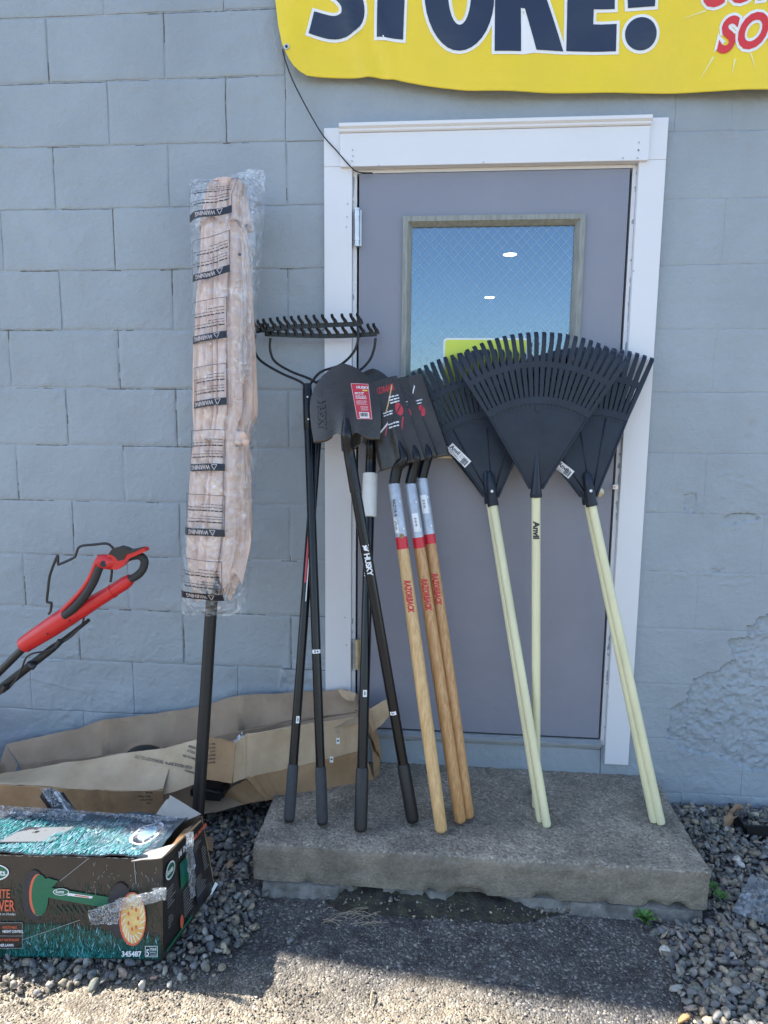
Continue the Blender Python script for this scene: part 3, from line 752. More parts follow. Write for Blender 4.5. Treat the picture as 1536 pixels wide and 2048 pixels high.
# cord from the banner corner to the door head
cp = [P(565, 98, -0.075), P(572, 125, -0.055), P(592, 175, -0.03), P(640, 262, -0.03), P(672, 300, -0.03), P(700, 332, -0.042), P(716, 344, -0.040), P(745, 346, -0.018)]
cd = tube('cord', smoothline(cp, 6), 0.0021, MAT['cord'], seg=8)
tag(cd, 'thin black cord running from the banner corner down to the door head', 'cord')

# ================================================================== GROUND
def gz(x, y):
    """height of the ground under the stones"""
    r = np.clip((x - 2.0) / 0.25, 0, 1) * np.clip((y + 0.75) / 0.75, 0, 1) * 0.055
    l = np.clip((0.82 - x) / 0.2, 0, 1) * np.clip((y + 0.75) / 0.6, 0, 1) * 0.02
    return r + l - 0.004
xs = np.concatenate([[-300, -80, -20, -6, -2.5, -1.2, -0.6], np.arange(-0.1, 2.75, 0.0065), [3.2, 4.5, 8, 25, 90, 300]])
ys = np.concatenate([[-300, -80, -20, -6, -3, -2, -1.5], np.arange(-1.25, -0.42, 0.0065), [-0.3, -0.15, 0.0, 0.18]])
X, Y = np.meshgrid(xs, ys, indexing='ij')
fine = ((X > -0.1) & (X < 2.74) & (Y > -1.25) & (Y < -0.43)).astype(float)
Z = gz(X, Y) + fine * (0.0022 * fbm(X * 70, Y * 70, 5, 3) + 0.004 * fbm(X * 6, Y * 6, 8, 3)) * 1.0
def ground_mat():
    m = bpy.data.materials.new('asphalt'); m.use_nodes = True; nt = m.node_tree; b = bsdf(m)
    g = nd(nt, 'ShaderNodeNewGeometry')
    def ramp(src, e):
        r = nd(nt, 'ShaderNodeValToRGB'); r.color_ramp.elements.remove(r.color_ramp.elements[1])
        r.color_ramp.elements[0].position = e[0][0]; r.color_ramp.elements[0].color = c4(e[0][1])
        for p, c in e[1:]:
            q = r.color_ramp.elements.new(p); q.color = c4(c)
        nt.links.new(src, r.inputs[0]); return r.outputs[0]
    v = nd(nt, 'ShaderNodeTexVoronoi'); v.inputs['Scale'].default_value = 170; nt.links.new(g.outputs['Position'], v.inputs['Vector'])
    sep = nd(nt, 'ShaderNodeSeparateColor'); nt.links.new(v.outputs['Color'], sep.inputs[0])
    chips = ramp(sep.outputs[0], [(0.0, (0.055, 0.052, 0.052)), (0.5, (0.085, 0.08, 0.078)), (0.74, (0.115, 0.108, 0.10)), (0.88, (0.165, 0.155, 0.14)), (0.98, (0.29, 0.27, 0.24))])
    tanc = ramp(sep.outputs[1], [(0.0, (0.15, 0.12, 0.085)), (0.35, (0.25, 0.205, 0.145)), (0.7, (0.32, 0.27, 0.195)), (0.92, (0.40, 0.35, 0.27)), (1.0, (0.47, 0.43, 0.36))])
    # sandier further out from the building and along the left
    sp = nd(nt, 'ShaderNodeSeparateXYZ'); nt.links.new(g.outputs['Position'], sp.inputs[0])
    n = nd(nt, 'ShaderNodeTexNoise'); n.inputs['Scale'].default_value = 3.0; n.inputs['Detail'].default_value = 5; nt.links.new(g.outputs['Position'], n.inputs['Vector'])
    ma = nd(nt, 'ShaderNodeMath', operation='MULTIPLY_ADD'); ma.inputs[1].default_value = 0.5; nt.links.new(n.outputs['Fac'], ma.inputs[0]); nt.links.new(sp.outputs['Y'], ma.inputs[2])
    ma2 = nd(nt, 'ShaderNodeMath', operation='MULTIPLY_ADD'); ma2.inputs[1].default_value = 0.10; nt.links.new(sp.outputs['X'], ma2.inputs[0]); nt.links.new(ma.outputs[0], ma2.inputs[2])
    mr = nd(nt, 'ShaderNodeMapRange'); mr.inputs[1].default_value = -0.42; mr.inputs[2].default_value = -0.60; mr.inputs[3].default_value = 0.0; mr.inputs[4].default_value = 0.85
    nt.links.new(ma2.outputs[0], mr.inputs[0])
    mx = nd(nt, 'ShaderNodeMix', data_type='RGBA'); nt.links.new(mr.outputs[0], mx.inputs['Factor']); nt.links.new(chips, mx.inputs['A']); nt.links.new(tanc, mx.inputs['B'])
    n3 = nd(nt, 'ShaderNodeTexNoise'); n3.inputs['Scale'].default_value = 14; n3.inputs['Detail'].default_value = 6; nt.links.new(g.outputs['Position'], n3.inputs['Vector'])
    st = ramp(n3.outputs['Fac'], [(0.3, (0.55, 0.53, 0.52)), (0.5, (0.95, 0.95, 0.95)), (0.72, (1.25, 1.22, 1.18))])
    mu = nd(nt, 'ShaderNodeMix', data_type='RGBA', blend_type='MULTIPLY'); mu.inputs['Factor'].default_value = 1.0
    nt.links.new(mx.outputs['Result'], mu.inputs['A']); nt.links.new(st, mu.inputs['B'])
    nt.links.new(mu.outputs['Result'], b.inputs['Base Color']); b.inputs['Roughness'].default_value = 0.9
    b1 = nd(nt, 'ShaderNodeBump'); b1.inputs['Distance'].default_value = 0.004; b1.invert = True; nt.links.new(v.outputs['Distance'], b1.inputs['Height'])
    n2 = nd(nt, 'ShaderNodeTexNoise'); n2.inputs['Scale'].default_value = 260; n2.inputs['Detail'].default_value = 4; nt.links.new(g.outputs['Position'], n2.inputs['Vector'])
    b2 = nd(nt, 'ShaderNodeBump'); b2.inputs['Distance'].default_value = 0.002; nt.links.new(n2.outputs['Fac'], b2.inputs['Height']); nt.links.new(b1.outputs[0], b2.inputs['Normal'])
    nt.links.new(b2.outputs[0], b.inputs['Normal'])
    return m
MAT['asphalt'] = ground_mat()
obj('ground', np.stack([X, Y, Z], -1).reshape(-1, 3), gridF(len(xs), len(ys)), MAT['asphalt'], smooth=True, kind='structure')

# stones -------------------------------------------------------------
def ico(sub):
    bm = bmesh.new(); bmesh.ops.create_icosphere(bm, subdivisions=sub, radius=1.0)
    bm.verts.ensure_lookup_table(); V = np.array([v.co[:] for v in bm.verts]); F = np.array([[v.index for v in f.verts] for f in bm.faces]); bm.free(); return V, F
IV2, IF2 = ico(2); IV1, IF1 = ico(1)
def stone_mat(name, bump=0.0012):
    m = bpy.data.materials.new(name); m.use_nodes = True; nt = m.node_tree; b = bsdf(m)
    a = nd(nt, 'ShaderNodeAttribute'); a.attribute_name = 'Col'
    g = nd(nt, 'ShaderNodeNewGeometry'); n = nd(nt, 'ShaderNodeTexNoise'); n.inputs['Scale'].default_value = 120; n.inputs['Detail'].default_value = 6
    nt.links.new(g.outputs['Position'], n.inputs['Vector'])
    r = nd(nt, 'ShaderNodeValToRGB'); r.color_ramp.elements[0].position = 0.3; r.color_ramp.elements[1].position = 0.7
    r.color_ramp.elements[0].color = (0.7, 0.7, 0.7, 1); r.color_ramp.elements[1].color = (1.25, 1.23, 1.2, 1); nt.links.new(n.outputs['Fac'], r.inputs[0])
    mu = nd(nt, 'ShaderNodeMix', data_type='RGBA', blend_type='MULTIPLY'); mu.inputs['Factor'].default_value = 1.0
    nt.links.new(a.outputs['Color'], mu.inputs['A']); nt.links.new(r.outputs[0], mu.inputs['B']); nt.links.new(mu.outputs['Result'], b.inputs['Base Color'])
    b.inputs['Roughness'].default_value = 0.72
    bp = nd(nt, 'ShaderNodeBump'); bp.inputs['Distance'].default_value = bump; nt.links.new(n.outputs['Fac'], bp.inputs['Height']); nt.links.new(bp.outputs[0], b.inputs['Normal'])
    return m
MAT['stone'] = stone_mat('river_gravel')
PAL = np.array([1.02, 0.98, 0.92]) * 1.02 * np.array([(0.15, 0.155, 0.16), (0.12, 0.125, 0.13), (0.19, 0.19, 0.185), (0.21, 0.195, 0.17), (0.23, 0.20, 0.15), (0.17, 0.15, 0.125), (0.11, 0.115, 0.13), (0.30, 0.29, 0.27), (0.27, 0.22, 0.19), (0.42, 0.41, 0.39), (0.16, 0.17, 0.15), (0.33, 0.29, 0.22)])
PW = np.array([11, 9, 13, 15, 12, 12, 7, 8, 5, 2.5, 9, 6]); PW = PW / PW.sum()
def stones(name, pts, size, base, kind='stuff', pal=PAL, pw=PW, flatn=0.62):
    IV, IF = base; n = len(pts)
    if n == 0: return None
    V = np.zeros((n, len(IV), 3)); C = np.zeros((n, len(IV), 4)); C[..., 3] = 1
    for i in range(n):
        s = size[i]; q = rng.normal(size=4); q /= np.linalg.norm(q); w, x, y, z = q
        Rm = np.array([[1 - 2 * (y * y + z * z), 2 * (x * y - z * w), 2 * (x * z + y * w)], [2 * (x * y + z * w), 1 - 2 * (x * x + z * z), 2 * (y * z - x * w)], [2 * (x * z - y * w), 2 * (y * z + x * w), 1 - 2 * (x * x + y * y)]])
        sc = np.array([rng.uniform(0.95, 1.35), rng.uniform(0.7, 1.0), rng.uniform(0.42, 0.75)])
        v = IV.copy()
        for _ in range(8):      # knock flats off the ball
            d = rng.normal(size=3); d /= np.linalg.norm(d); h = rng.uniform(0.45, 0.80)
            k = v @ d; over = np.clip(k - h, 0, None); v = v - np.outer(over * 1.0, d)
        v = v * (1 + 0.05 * rng.normal(size=(len(IV), 1)))
        v = (v * sc) @ Rm.T; v[:, 2] *= 0.85
        V[i] = v * s + pts[i]; C[i, :, :3] = pal[rng.choice(len(pal), p=pw)] * rng.uniform(0.75, 1.2)
    F = (IF[None] + (np.arange(n) * len(IV))[:, None, None]).reshape(-1, 3)
    me = bpy.data.meshes.new(name); me.vertices.add(n * len(IV)); me.vertices.foreach_set('co', V.reshape(-1))
    me.loops.add(F.size); me.polygons.add(len(F)); me.loops.foreach_set('vertex_index', F.reshape(-1))
    me.polygons.foreach_set('loop_start', np.arange(0, F.size, 3)); me.polygons.foreach_set('loop_total', np.full(len(F), 3)); me.update(calc_edges=True)
    me.polygons.foreach_set('use_smooth', [True] * len(F))
    ca = me.color_attributes.new('Col', 'FLOAT_COLOR', 'POINT'); ca.data.foreach_set('color', C.reshape(-1))
    me.materials.append(MAT['stone']); o = bpy.data.objects.new(name, me); COL.objects.link(o)
    if kind: o['kind'] = kind
    return o
LEFTBED = [(-0.45, 0.0), (-0.45, -1.02), (0.0, -0.985), (0.30, -0.955), (0.45, -0.925), (0.60, -0.885), (0.74, -0.862), (0.83, -0.77), (0.865, -0.66), (0.85, -0.55), (0.80, -0.52), (0.80, 0.0)]
RIGHTBED = [(2.13, 0.0), (2.13, -0.50), (2.05, -0.565), (1.965, -0.60), (1.985, -0.72), (1.965, -0.80), (1.99, -0.92), (1.97, -1.25), (2.85, -1.25), (2.85, 0.0)]
def scatter(poly, n, smin, smax, jitter=0.03, layers=0.012, box_=None):
    xs_ = [p[0] for p in poly]; ys_ = [p[1] for p in poly]
    x = rng.uniform(min(xs_), max(xs_), n * 4); y = rng.uniform(min(ys_), max(ys_), n * 4)
    k = inpoly(x + rng.normal(0, jitter, len(x)), y + rng.normal(0, jitter, len(x)), poly) & (y < -0.01)
    k &= ~((x > 0.79) & (x < 2.15) & (y > -0.54))
    x, y = x[k][:n], y[k][:n]; print('stones', len(x)); s = rng.uniform(0, 1, len(x)) ** 2.0 * (smax - smin) + smin
    z = gz(x, y) + s * 0.25 + rng.uniform(0, layers, len(x))
    return np.stack([x, y, z], -1), s
p1, s1 = scatter(LEFTBED, 7000, 0.0048, 0.0190, 0.018)
p2, s2 = scatter(RIGHTBED, 8500, 0.0048, 0.0190, 0.02)
stones('gravel', p1, s1, (IV2, IF2)); stones('gravel', p2, s2, (IV2, IF2))
# fine chippings loose on the path
n = 15000; x = rng.uniform(0.15, 2.3, n); y = rng.uniform(-1.15, -0.53, n)
dens = np.clip((-0.80 - y) / 0.15, 0.10, 1) + 0.5 * (x < 0.95) * (y < -0.8)
k = rng.uniform(0, 1, n) < dens; x, y = x[k], y[k]; s = rng.uniform(0.0014, 0.0042, len(x)) * rng.choice([1, 1, 1, 1.5], len(x))
PAL2 = np.array([(0.20, 0.175, 0.14), (0.27, 0.23, 0.17), (0.11, 0.105, 0.10), (0.33, 0.29, 0.23), (0.38, 0.31, 0.21), (0.16, 0.13, 0.10)]); PW2 = np.array([4, 4, 3, 1.6, 1, 2.0]); PW2 /= PW2.sum()
stones('chippings', np.stack([x, y, gz(x, y) + 0.002], -1), s, (IV1, IF1), pal=PAL2, pw=PW2)
# single stones lying on the path
def lone(px, py, r, col, lab):
    p = G(px, py, 0.004); o = stones('loose_stone', np.array([[p.x, p.y, p.z + r * 0.35]]), [r], (IV2, IF2), None, np.array([col]), np.array([1.0]))
    tag(o, lab, 'stone', 'loose stones on the path')
lone(580, 1886, 0.017, (0.20, 0.205, 0.21), 'grey loose stone on the dark path below the left end of the step')
lone(1352, 1981, 0.019, (0.36, 0.34, 0.31), 'pale grey loose stone on the dark path beside the right gravel')
lone(1368, 2040, 0.014, (0.42, 0.24, 0.10), 'orange brown loose stone at the bottom edge of the path')
lone(308, 1958, 0.012, (0.42, 0.27, 0.22), 'pinkish round loose stone in front of the printed box')
lone(285, 1972, 0.012, (0.40, 0.36, 0.30), 'tan loose stone at the edge of the sunlit gravel before the box')
lone(556, 1783, 0.012, (0.5, 0.49, 0.46), 'white loose stone by the left foot of the step')
lone(1358, 1935, 0.012, (0.24, 0.22, 0.20), 'brown loose stone at the edge of the right gravel')

# ================================================================== STEP
SX0, SX1, SY0, SY1, SZ = 0.806, 2.140, -0.530, 0.0, 0.152
def conc_mat(name, top=True):
    m = bpy.data.materials.new(name); m.use_nodes = True; nt = m.node_tree; b = bsdf(m)
    g = nd(nt, 'ShaderNodeNewGeometry')
    v = nd(nt, 'ShaderNodeTexVoronoi'); v.inputs['Scale'].default_value = 150; nt.links.new(g.outputs['Position'], v.inputs['Vector'])
    sep = nd(nt, 'ShaderNodeSeparateColor'); nt.links.new(v.outputs['Color'], sep.inputs[0])
    r = nd(nt, 'ShaderNodeValToRGB'); e = r.color_ramp.elements
    e[0].position = 0.0; e[0].color = c4((0.17, 0.155, 0.14)); e[1].position = 0.30; e[1].color = c4((0.26, 0.24, 0.21))
    for p_, c in ((0.62, (0.31, 0.285, 0.25)), (0.80, (0.33, 0.31, 0.28)), (0.94, (0.40, 0.375, 0.34)), (1.0, (0.46, 0.44, 0.40))):
        q = e.new(p_); q.color = c4(c)
    nt.links.new(sep.outputs[0], r.inputs[0])
    n = nd(nt, 'ShaderNodeTexNoise'); n.inputs['Scale'].default_value = 7; n.inputs['Detail'].default_value = 7; n.inputs['Roughness'].default_value = 0.65; nt.links.new(g.outputs['Position'], n.inputs['Vector'])
    r2 = nd(nt, 'ShaderNodeValToRGB'); r2.color_ramp.elements[0].position = 0.36; r2.color_ramp.elements[0].color = c4((0.62, 0.58, 0.52)); r2.color_ramp.elements[1].position = 0.68; r2.color_ramp.elements[1].color = c4((1.24, 1.14, 0.99))
    nt.links.new(n.outputs['Fac'], r2.inputs[0])
    mu = nd(nt, 'ShaderNodeMix', data_type='RGBA', blend_type='MULTIPLY'); mu.inputs['Factor'].default_value = 1.0
    base = r.outputs[0]
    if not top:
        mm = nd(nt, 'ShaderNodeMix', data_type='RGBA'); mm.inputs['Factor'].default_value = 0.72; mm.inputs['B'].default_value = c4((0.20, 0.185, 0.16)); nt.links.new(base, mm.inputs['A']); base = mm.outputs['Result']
    nt.links.new(base, mu.inputs['A']); nt.links.new(r2.outputs[0], mu.inputs['B']); nt.links.new(mu.outputs['Result'], b.inputs['Base Color'])
    b.inputs['Roughness'].default_value = 0.88
    b1 = nd(nt, 'ShaderNodeBump'); b1.inputs['Distance'].default_value = 0.0028 if top else 0.0015; b1.invert = True; nt.links.new(v.outputs['Distance'], b1.inputs['Height'])
    n2 = nd(nt, 'ShaderNodeTexNoise'); n2.inputs['Scale'].default_value = 180; n2.inputs['Detail'].default_value = 5; nt.links.new(g.outputs['Position'], n2.inputs['Vector'])
    b2 = nd(nt, 'ShaderNodeBump'); b2.inputs['Distance'].default_value = 0.0022; nt.links.new(n2.outputs['Fac'], b2.inputs['Height']); nt.links.new(b1.outputs[0], b2.inputs['Normal']); nt.links.new(b2.outputs[0], b.inputs['Normal'])
    return m
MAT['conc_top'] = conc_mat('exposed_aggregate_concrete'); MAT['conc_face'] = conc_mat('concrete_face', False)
step = thing('concrete_step', 'worn grey concrete doorstep slab with exposed aggregate below the door', 'step', (1.47, -0.26, 0))
def slab(name, x0, x1, y0, y1, z0, z1, round_=0.014, res=0.010, m1=None, m2=None, amp=0.003):
    """box skin (top, front, both ends) from one folded grid, edges rounded and worn"""
    prof = []   # from the wall over the top and down the front: (y, z)
    ny = int((y1 - y0) / res); nzz = int((z1 - z0) / res)
    for k in range(ny): prof.append((y1 + (y0 - y1) * k / ny, z1))
    for k in range(nzz + 1): prof.append((y0, z1 + (z0 - z1) * k / nzz))
    nx = int((x1 - x0) / res); V = []; side = []
    cols = [x0 + (x1 - x0) * i / nx for i in range(nx + 1)]
    ends = max(2, nzz)
    grid = []
    nv = len(prof)
    def pt(x, y, z):
        e = 0
        # rounding of front upper edge and end edges
        dy = y - y0; dz = z1 - z; dxx = min(x - x0, x1 - x)
        w = 1 + 0.9 * nz(x * 9, y * 9, z * 9)
        R = round_ * max(0.35, w)
        if dy < 0.02 and z < z0 + 0.022: y = y + 0.020 * max(0, nz(x * 11, 5.5, 2) - 0.05) * (1 - (z - z0) / 0.022) * 2.2
        if dy < 0.012 and dz < 0.012: z = z - 0.010 * max(0, nz(x * 23, 1.5, 9) - 0.12); y = y + 0.014 * max(0, nz(x * 23, 1.5, 9) - 0.12)
        q = Vector((x, y, z)); cy = y0 + R; cz = z1 - R; cx0 = x0 + R; cx1 = x1 - R
        c = Vector((min(max(x, cx0), cx1), max(y, cy), min(z, cz))); d = q - c
        if d.length > R: q = c + d.normalized() * R
        a = amp
        return q + Vector((a * 0.6 * nz(q.y * 30, q.z * 30, 4) if dxx < 0.002 else 0, -a * nz(q.x * 26, q.z * 26, 1) if dy < 0.002 else 0, a * nz(q.x * 30, q.y * 30, 7) * 0.8 if dz < 0.002 else 0))
    for x in cols:
        for (y, z) in prof: V.append(pt(x, y, z))
    F = gridF(len(cols), nv); idx = [0 if (f[0] % nv) < ny else 1 for f in F]
    # ends
    for xe in (x0, x1):
        base = len(V); ne = ny
        for k in range(ne + 1):
            y = y1 + (y0 - y1) * k / ne
            for j in range(nzz + 1): V.append(pt(xe, y, z1 + (z0 - z1) * j / nzz))
        G_ = gridF(ne + 1, nzz + 1); F += [tuple(base + i for i in f) for f in G_]; idx += [1] * len(G_)
    return obj(name, V, F, None, step, smooth=True, mats=[m1, m2], midx=idx)
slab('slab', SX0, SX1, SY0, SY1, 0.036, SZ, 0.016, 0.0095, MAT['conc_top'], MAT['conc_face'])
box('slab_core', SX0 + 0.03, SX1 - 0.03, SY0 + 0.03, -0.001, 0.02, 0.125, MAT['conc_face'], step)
# broken footing under the slab
fx = np.linspace(0.84, 2.12, 220); V = []; nv = 9
for i, x in enumerate(fx):
    brk = 0.0
    if 1.07 < x < 1.60: brk = 0.055 * max(0, min(1, 0.55 + 1.4 * nz(x * 7.0, 0.3, 2))) * min(1, (x - 1.07) / 0.03, (1.60 - x) / 0.05)
    if 1.20 < x < 1.32: brk *= 0.2
    yf = SY0 + 0.012 - (0.018 if x < 1.07 else (0.013 if x > 1.75 else 0.004)) + brk + 0.006 * nz(x * 18, 1, 1) + 0.004 * nz(x * 60, 1, 1)
    for j in range(nv):
        t = j / (nv - 1); z = 0.040 - 0.055 * t
        V.append(Vector((x, -0.40 if j == 0 else yf - 0.012 * t + 0.003 * nz(x * 50, z * 60, 4), z if j else 0.042)))
MAT['footing'] = mat('pale_footing', (0.10, 0.095, 0.085), 0.9, col2=(0.25, 0.235, 0.21), vscale=16, bumps=[(60, 0.004), (200, 0.002)])
obj('footing', V, gridF(len(fx), nv), MAT['footing'], step, smooth=True)
# dirt and moss packed in the broken part
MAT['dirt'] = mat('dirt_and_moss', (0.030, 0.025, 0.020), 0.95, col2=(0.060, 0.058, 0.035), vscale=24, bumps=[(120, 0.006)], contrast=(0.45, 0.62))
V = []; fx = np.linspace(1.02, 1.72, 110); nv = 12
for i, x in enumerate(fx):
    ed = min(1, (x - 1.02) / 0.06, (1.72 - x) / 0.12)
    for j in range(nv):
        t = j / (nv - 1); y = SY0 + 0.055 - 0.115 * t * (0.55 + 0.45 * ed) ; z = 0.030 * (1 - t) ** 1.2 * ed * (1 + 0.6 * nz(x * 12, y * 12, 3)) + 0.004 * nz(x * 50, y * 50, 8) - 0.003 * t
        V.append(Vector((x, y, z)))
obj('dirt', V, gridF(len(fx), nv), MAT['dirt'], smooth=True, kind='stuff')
n = 260; x = rng.uniform(1.02, 1.75, n); y = SY0 - 0.005 - np.abs(rng.normal(0, 0.03, n)) + 0.02
stones('grit', np.stack([x, y, np.full(n, 0.008)], -1), rng.uniform(0.002, 0.007, n), (IV1, IF1), pal=PAL2, pw=PW2)

# far tree line across the road behind the viewer (seen only as a reflection in the door glass)
MAT['far'] = mat('far_trees', (0.05, 0.07, 0.055), 0.95, col2=(0.09, 0.11, 0.08), vscale=0.15)
V = []; nx_ = 160
for i in range(nx_):
    x = -260 + 520 * i / (nx_ - 1); h = 11 + 6 * nz(x / 60.0, 0, 1) + 3.0 * nz(x / 9.0, 3, 2)
    for j, (yy, k) in enumerate(((-150, 0), (-153, 0.6), (-158, 0.92), (-164, 1.0), (-200, 0.9), (-260, 0))): V.append(Vector((x, yy + 3 * nz(x / 8.0, j, 4), h * k - 0.01)))
obj('distant_hills', V, gridF(nx_, 6), MAT['far'], kind='structure')

# ================================================================== TOOLS
class MapPrint(Print):
    """print laid on a curved face: f(x, y, lift) gives the place"""
    def __init__(s, f): s.f = f; s.L = {}
    cut = 0.0035
    def put(s, VF, m, x=0, y=0, lift=0.0006):
        ys_ = [b for a, b in VF[0]]
        if s.cut and max(ys_) - min(ys_) > s.cut * 1.3 and len(VF[1][0]) != 4:
            bm = bmesh.new(); vs = [bm.verts.new((a, b, 0)) for a, b in VF[0]]
            for f in VF[1]:
                try: bm.faces.new([vs[i] for i in f])
                except ValueError: pass
            for yy in np.arange(min(ys_) + s.cut, max(ys_), s.cut): bmesh.ops.bisect_plane(bm, geom=bm.verts[:] + bm.edges[:] + bm.faces[:], plane_co=(0, yy, 0), plane_no=(0, 1, 0))
            V, F = bmVF(bm); VF = ([(v[0], v[1]) for v in V], F)
        s._m(m).add([s.f(a + x, b + y, lift) for a, b in VF[0]], VF[1]); return s
    def line(s, x0, y0, x1, y1, w, m, lift=0.0007):
        n = 6; d = Vector((x1 - x0, y1 - y0)); d.normalize(); nx, ny = -d.y * w / 2, d.x * w / 2
        V = []
        for k in range(n + 1):
            t = k / n; x = x0 + (x1 - x0) * t; y = y0 + (y1 - y0) * t; V += [(x + nx, y + ny), (x - nx, y - ny)]
        return s.put((V, gridF(n + 1, 2)), m, 0, 0, lift)
    def rect(s, x0, y0, x1, y1, m, lift=0.0006):
        n = 1 + int(abs(x1 - x0) / 0.008); k = 1 + int(abs(y1 - y0) / 0.008)
        V = [(x0 + (x1 - x0) * i / n, y0 + (y1 - y0) * j / k) for i in range(n + 1) for j in range(k + 1)]
        return s.put((V, gridF(n + 1, k + 1)), m, 0, 0, lift)
def pole_map(A, B, r, s0):
    """x runs down the pole from A to B, y across it (up = right in the picture)"""
    d = (B - A).normalized(); c = Vector(CAM) - (A + d * s0); n = (c - d * c.dot(d)).normalized(); u = n.cross(d)
    if u.x < 0: u = -u
    def f(x, y, lift):
        a = y / r
        return A + d * (s0 + x) + n * (math.cos(a) * (r + lift)) + u * (math.sin(a) * (r + lift))
    return f
def lerp(a, b, t): return a + (b - a) * t
def sticker(A, B, r, dist, w, h, parent, rot=0.0, off=0.0):
    f = pole_map(A, B, r, dist); pr = MapPrint(f)
    pr.rect(0, off - h / 2, w, off + h / 2, 'white', 0.0008)
    pr.rect(w * 0.15, off - h * 0.22, w * 0.8, off - h * 0.08, 'black_print', 0.0012); pr.rect(w * 0.3, off + h * 0.05, w * 0.7, off + h * 0.2, 'black_print', 0.0012)
    return pr.done('price_sticker', parent)
def gripped(parent, B, T, r, glen, gr, gm, pm, capm='plastic_black', name='handle'):
    """pole from foot B to top T with a grip at the foot"""
    d = (T - B).normalized()
    tube(name, [B + d * glen, lerp(B, T, 0.5), T], r, MAT[pm], parent, 18)
    tube('grip', [B + d * 0.010, B + d * 0.02, B + d * (glen - 0.004), B + d * (glen + 0.004)], [gr * 0.97, gr, gr * 0.98, r * 1.04], MAT[gm], parent, 20)
    tube('end_cap', [B, B + d * 0.004, B + d * 0.011], [gr * 0.8, gr * 0.93, gr * 0.95], MAT[capm], parent, 20)
    return d
def pole_foot(px, py, r, z=SZ):
    """foot of a leaning pole: lowest pixel row rests on the step"""
    p = G(px, py, z); return p

# ---- bow rakes
def bow_rake(foot, top, bar, nteeth, bows, ytop, ybar, label, pink):
    B = G(*foot, SZ + 0.004); T = P(*top, ytop)
    t = thing('bow_rake', label, 'rake', B, 'black bow rakes')
    B = B + Vector((0, 0, 0.006))
    gripped(t, B, T, 0.0148, 0.172, 0.0178, 'grip', 'pole_black')
    d = (T - B).normalized()
    tube('ferrule', [T - d * 0.15, T - d * 0.148, T - d * 0.02, T + d * 0.004], [0.0156, 0.0166, 0.0160, 0.009], MAT['black_steel'], t, 16)
    for k in (0.04, 0.115):
        p = T - d * k; n = (Vector(CAM) - p).normalized()
        tube('rivet', [p + n * 0.0150, p + n * 0.0185], 0.0032, MAT['steel'], t, 8)
    bp = [P(x, y, ybar) for x, y in bar]; sm = smoothline(bp, 6)
    V = []
    for q in sm:
        for a, b in ((-0.004, -0.0072), (0.004, -0.0072), (0.004, 0.0072), (-0.004, 0.0072)): V.append(q + Vector((0, a, b)))
    F = []
    for i in range(len(sm) - 1):
        for j in range(4): F.append((i * 4 + j, i * 4 + (j + 1) % 4, i * 4 + 4 + (j + 1) % 4, i * 4 + 4 + j))
    F += [(3, 2, 1, 0), tuple(len(V) - 4 + j for j in range(4))]
    obj('head_bar', V, F, MAT['black_steel'], t)
    for path in bows:
        pts = [P(x, y, lerp(ybar, ytop, k / (len(path) - 1))) for k, (x, y) in enumerate(path)]
        tube('bow', smoothline(pts, 6), 0.0042, MAT['black_steel'], t, 10)
    # one tooth, copied along the bar
    prof = smoothline([Vector((0.004, 0, 0.0)), Vector((0.0025, -0.003, 0.010)), Vector((-0.003, -0.008, 0.018)), Vector((-0.0065, -0.013, 0.024)), Vector((-0.0070, -0.018, 0.031))], 3)
    V, F = tubeVF(prof, [0.0080, 0.0074, 0.0068, 0.0064, 0.0060, 0.0057, 0.0055, 0.0053, 0.0052, 0.0051, 0.0050, 0.0049, 0.0047][:len(prof)], 8)
    proto = None; W = root_origin(t).inverted()
    for k in range(nteeth):
        u = (0.012 + 0.976 * k / (nteeth - 1)) * (len(sm) - 1); i = min(int(u), len(sm) - 2); q = sm[i].lerp(sm[i + 1], u - i)
        if proto is None:
            proto = obj('tooth', V, F, MAT['black_steel'], t, world=False, smooth=True); o = proto
        else:
            o = proto.copy(); COL.objects.link(o); o.parent = t
        o.location = W @ q
    return t, B, T
bowA, A0, A1 = bow_rake((578, 1646), (643, 762), [(530, 668), (600, 671), (680, 672), (754, 668)], 15,
    [[(541, 676), (540, 698), (549, 722), (580, 742), (618, 757), (640, 770)], [(751, 676), (748, 698), (738, 722), (716, 742), (680, 752), (646, 770)]],
    -0.085, -0.085, 'black bow rake with the lower toothed head, its grey grip leftmost on the step', True)
bowB, B0, B1 = bow_rake((645, 1652), (614, 770), [(512, 662), (570, 655), (640, 651), (722, 648)], 15,
    [[(511, 670), (507, 692), (520, 720), (560, 745), (600, 763), (613, 775)], [(716, 655), (716, 680), (706, 706), (680, 730), (640, 745), (616, 775)]],
    -0.115, -0.110, 'black bow rake with the upper toothed head, its grip second from the left', False)
LB = (B1 - B0).length; LA = (A1 - A0).length
f = pole_map(B1, B0, 0.0149, 0.62 * LB); sticker(B1, B0, 0.0149, 0.615 * LB, 0.012, 0.028, bowB)
sticker(A1, A0, 0.0149, 0.77 * LA, 0.022, 0.010, bowA, off=0.004)
pr = MapPrint(pole_map(A1, A0, 0.0149, 0.36 * LA)); pr.rect(0, -0.008, 0.16, -0.002, 'label_red', 0.0007); pr.rect(0.04, 0.0, 0.22, 0.003, 'white', 0.0007)
pr.done('handle_stripe', bowA)

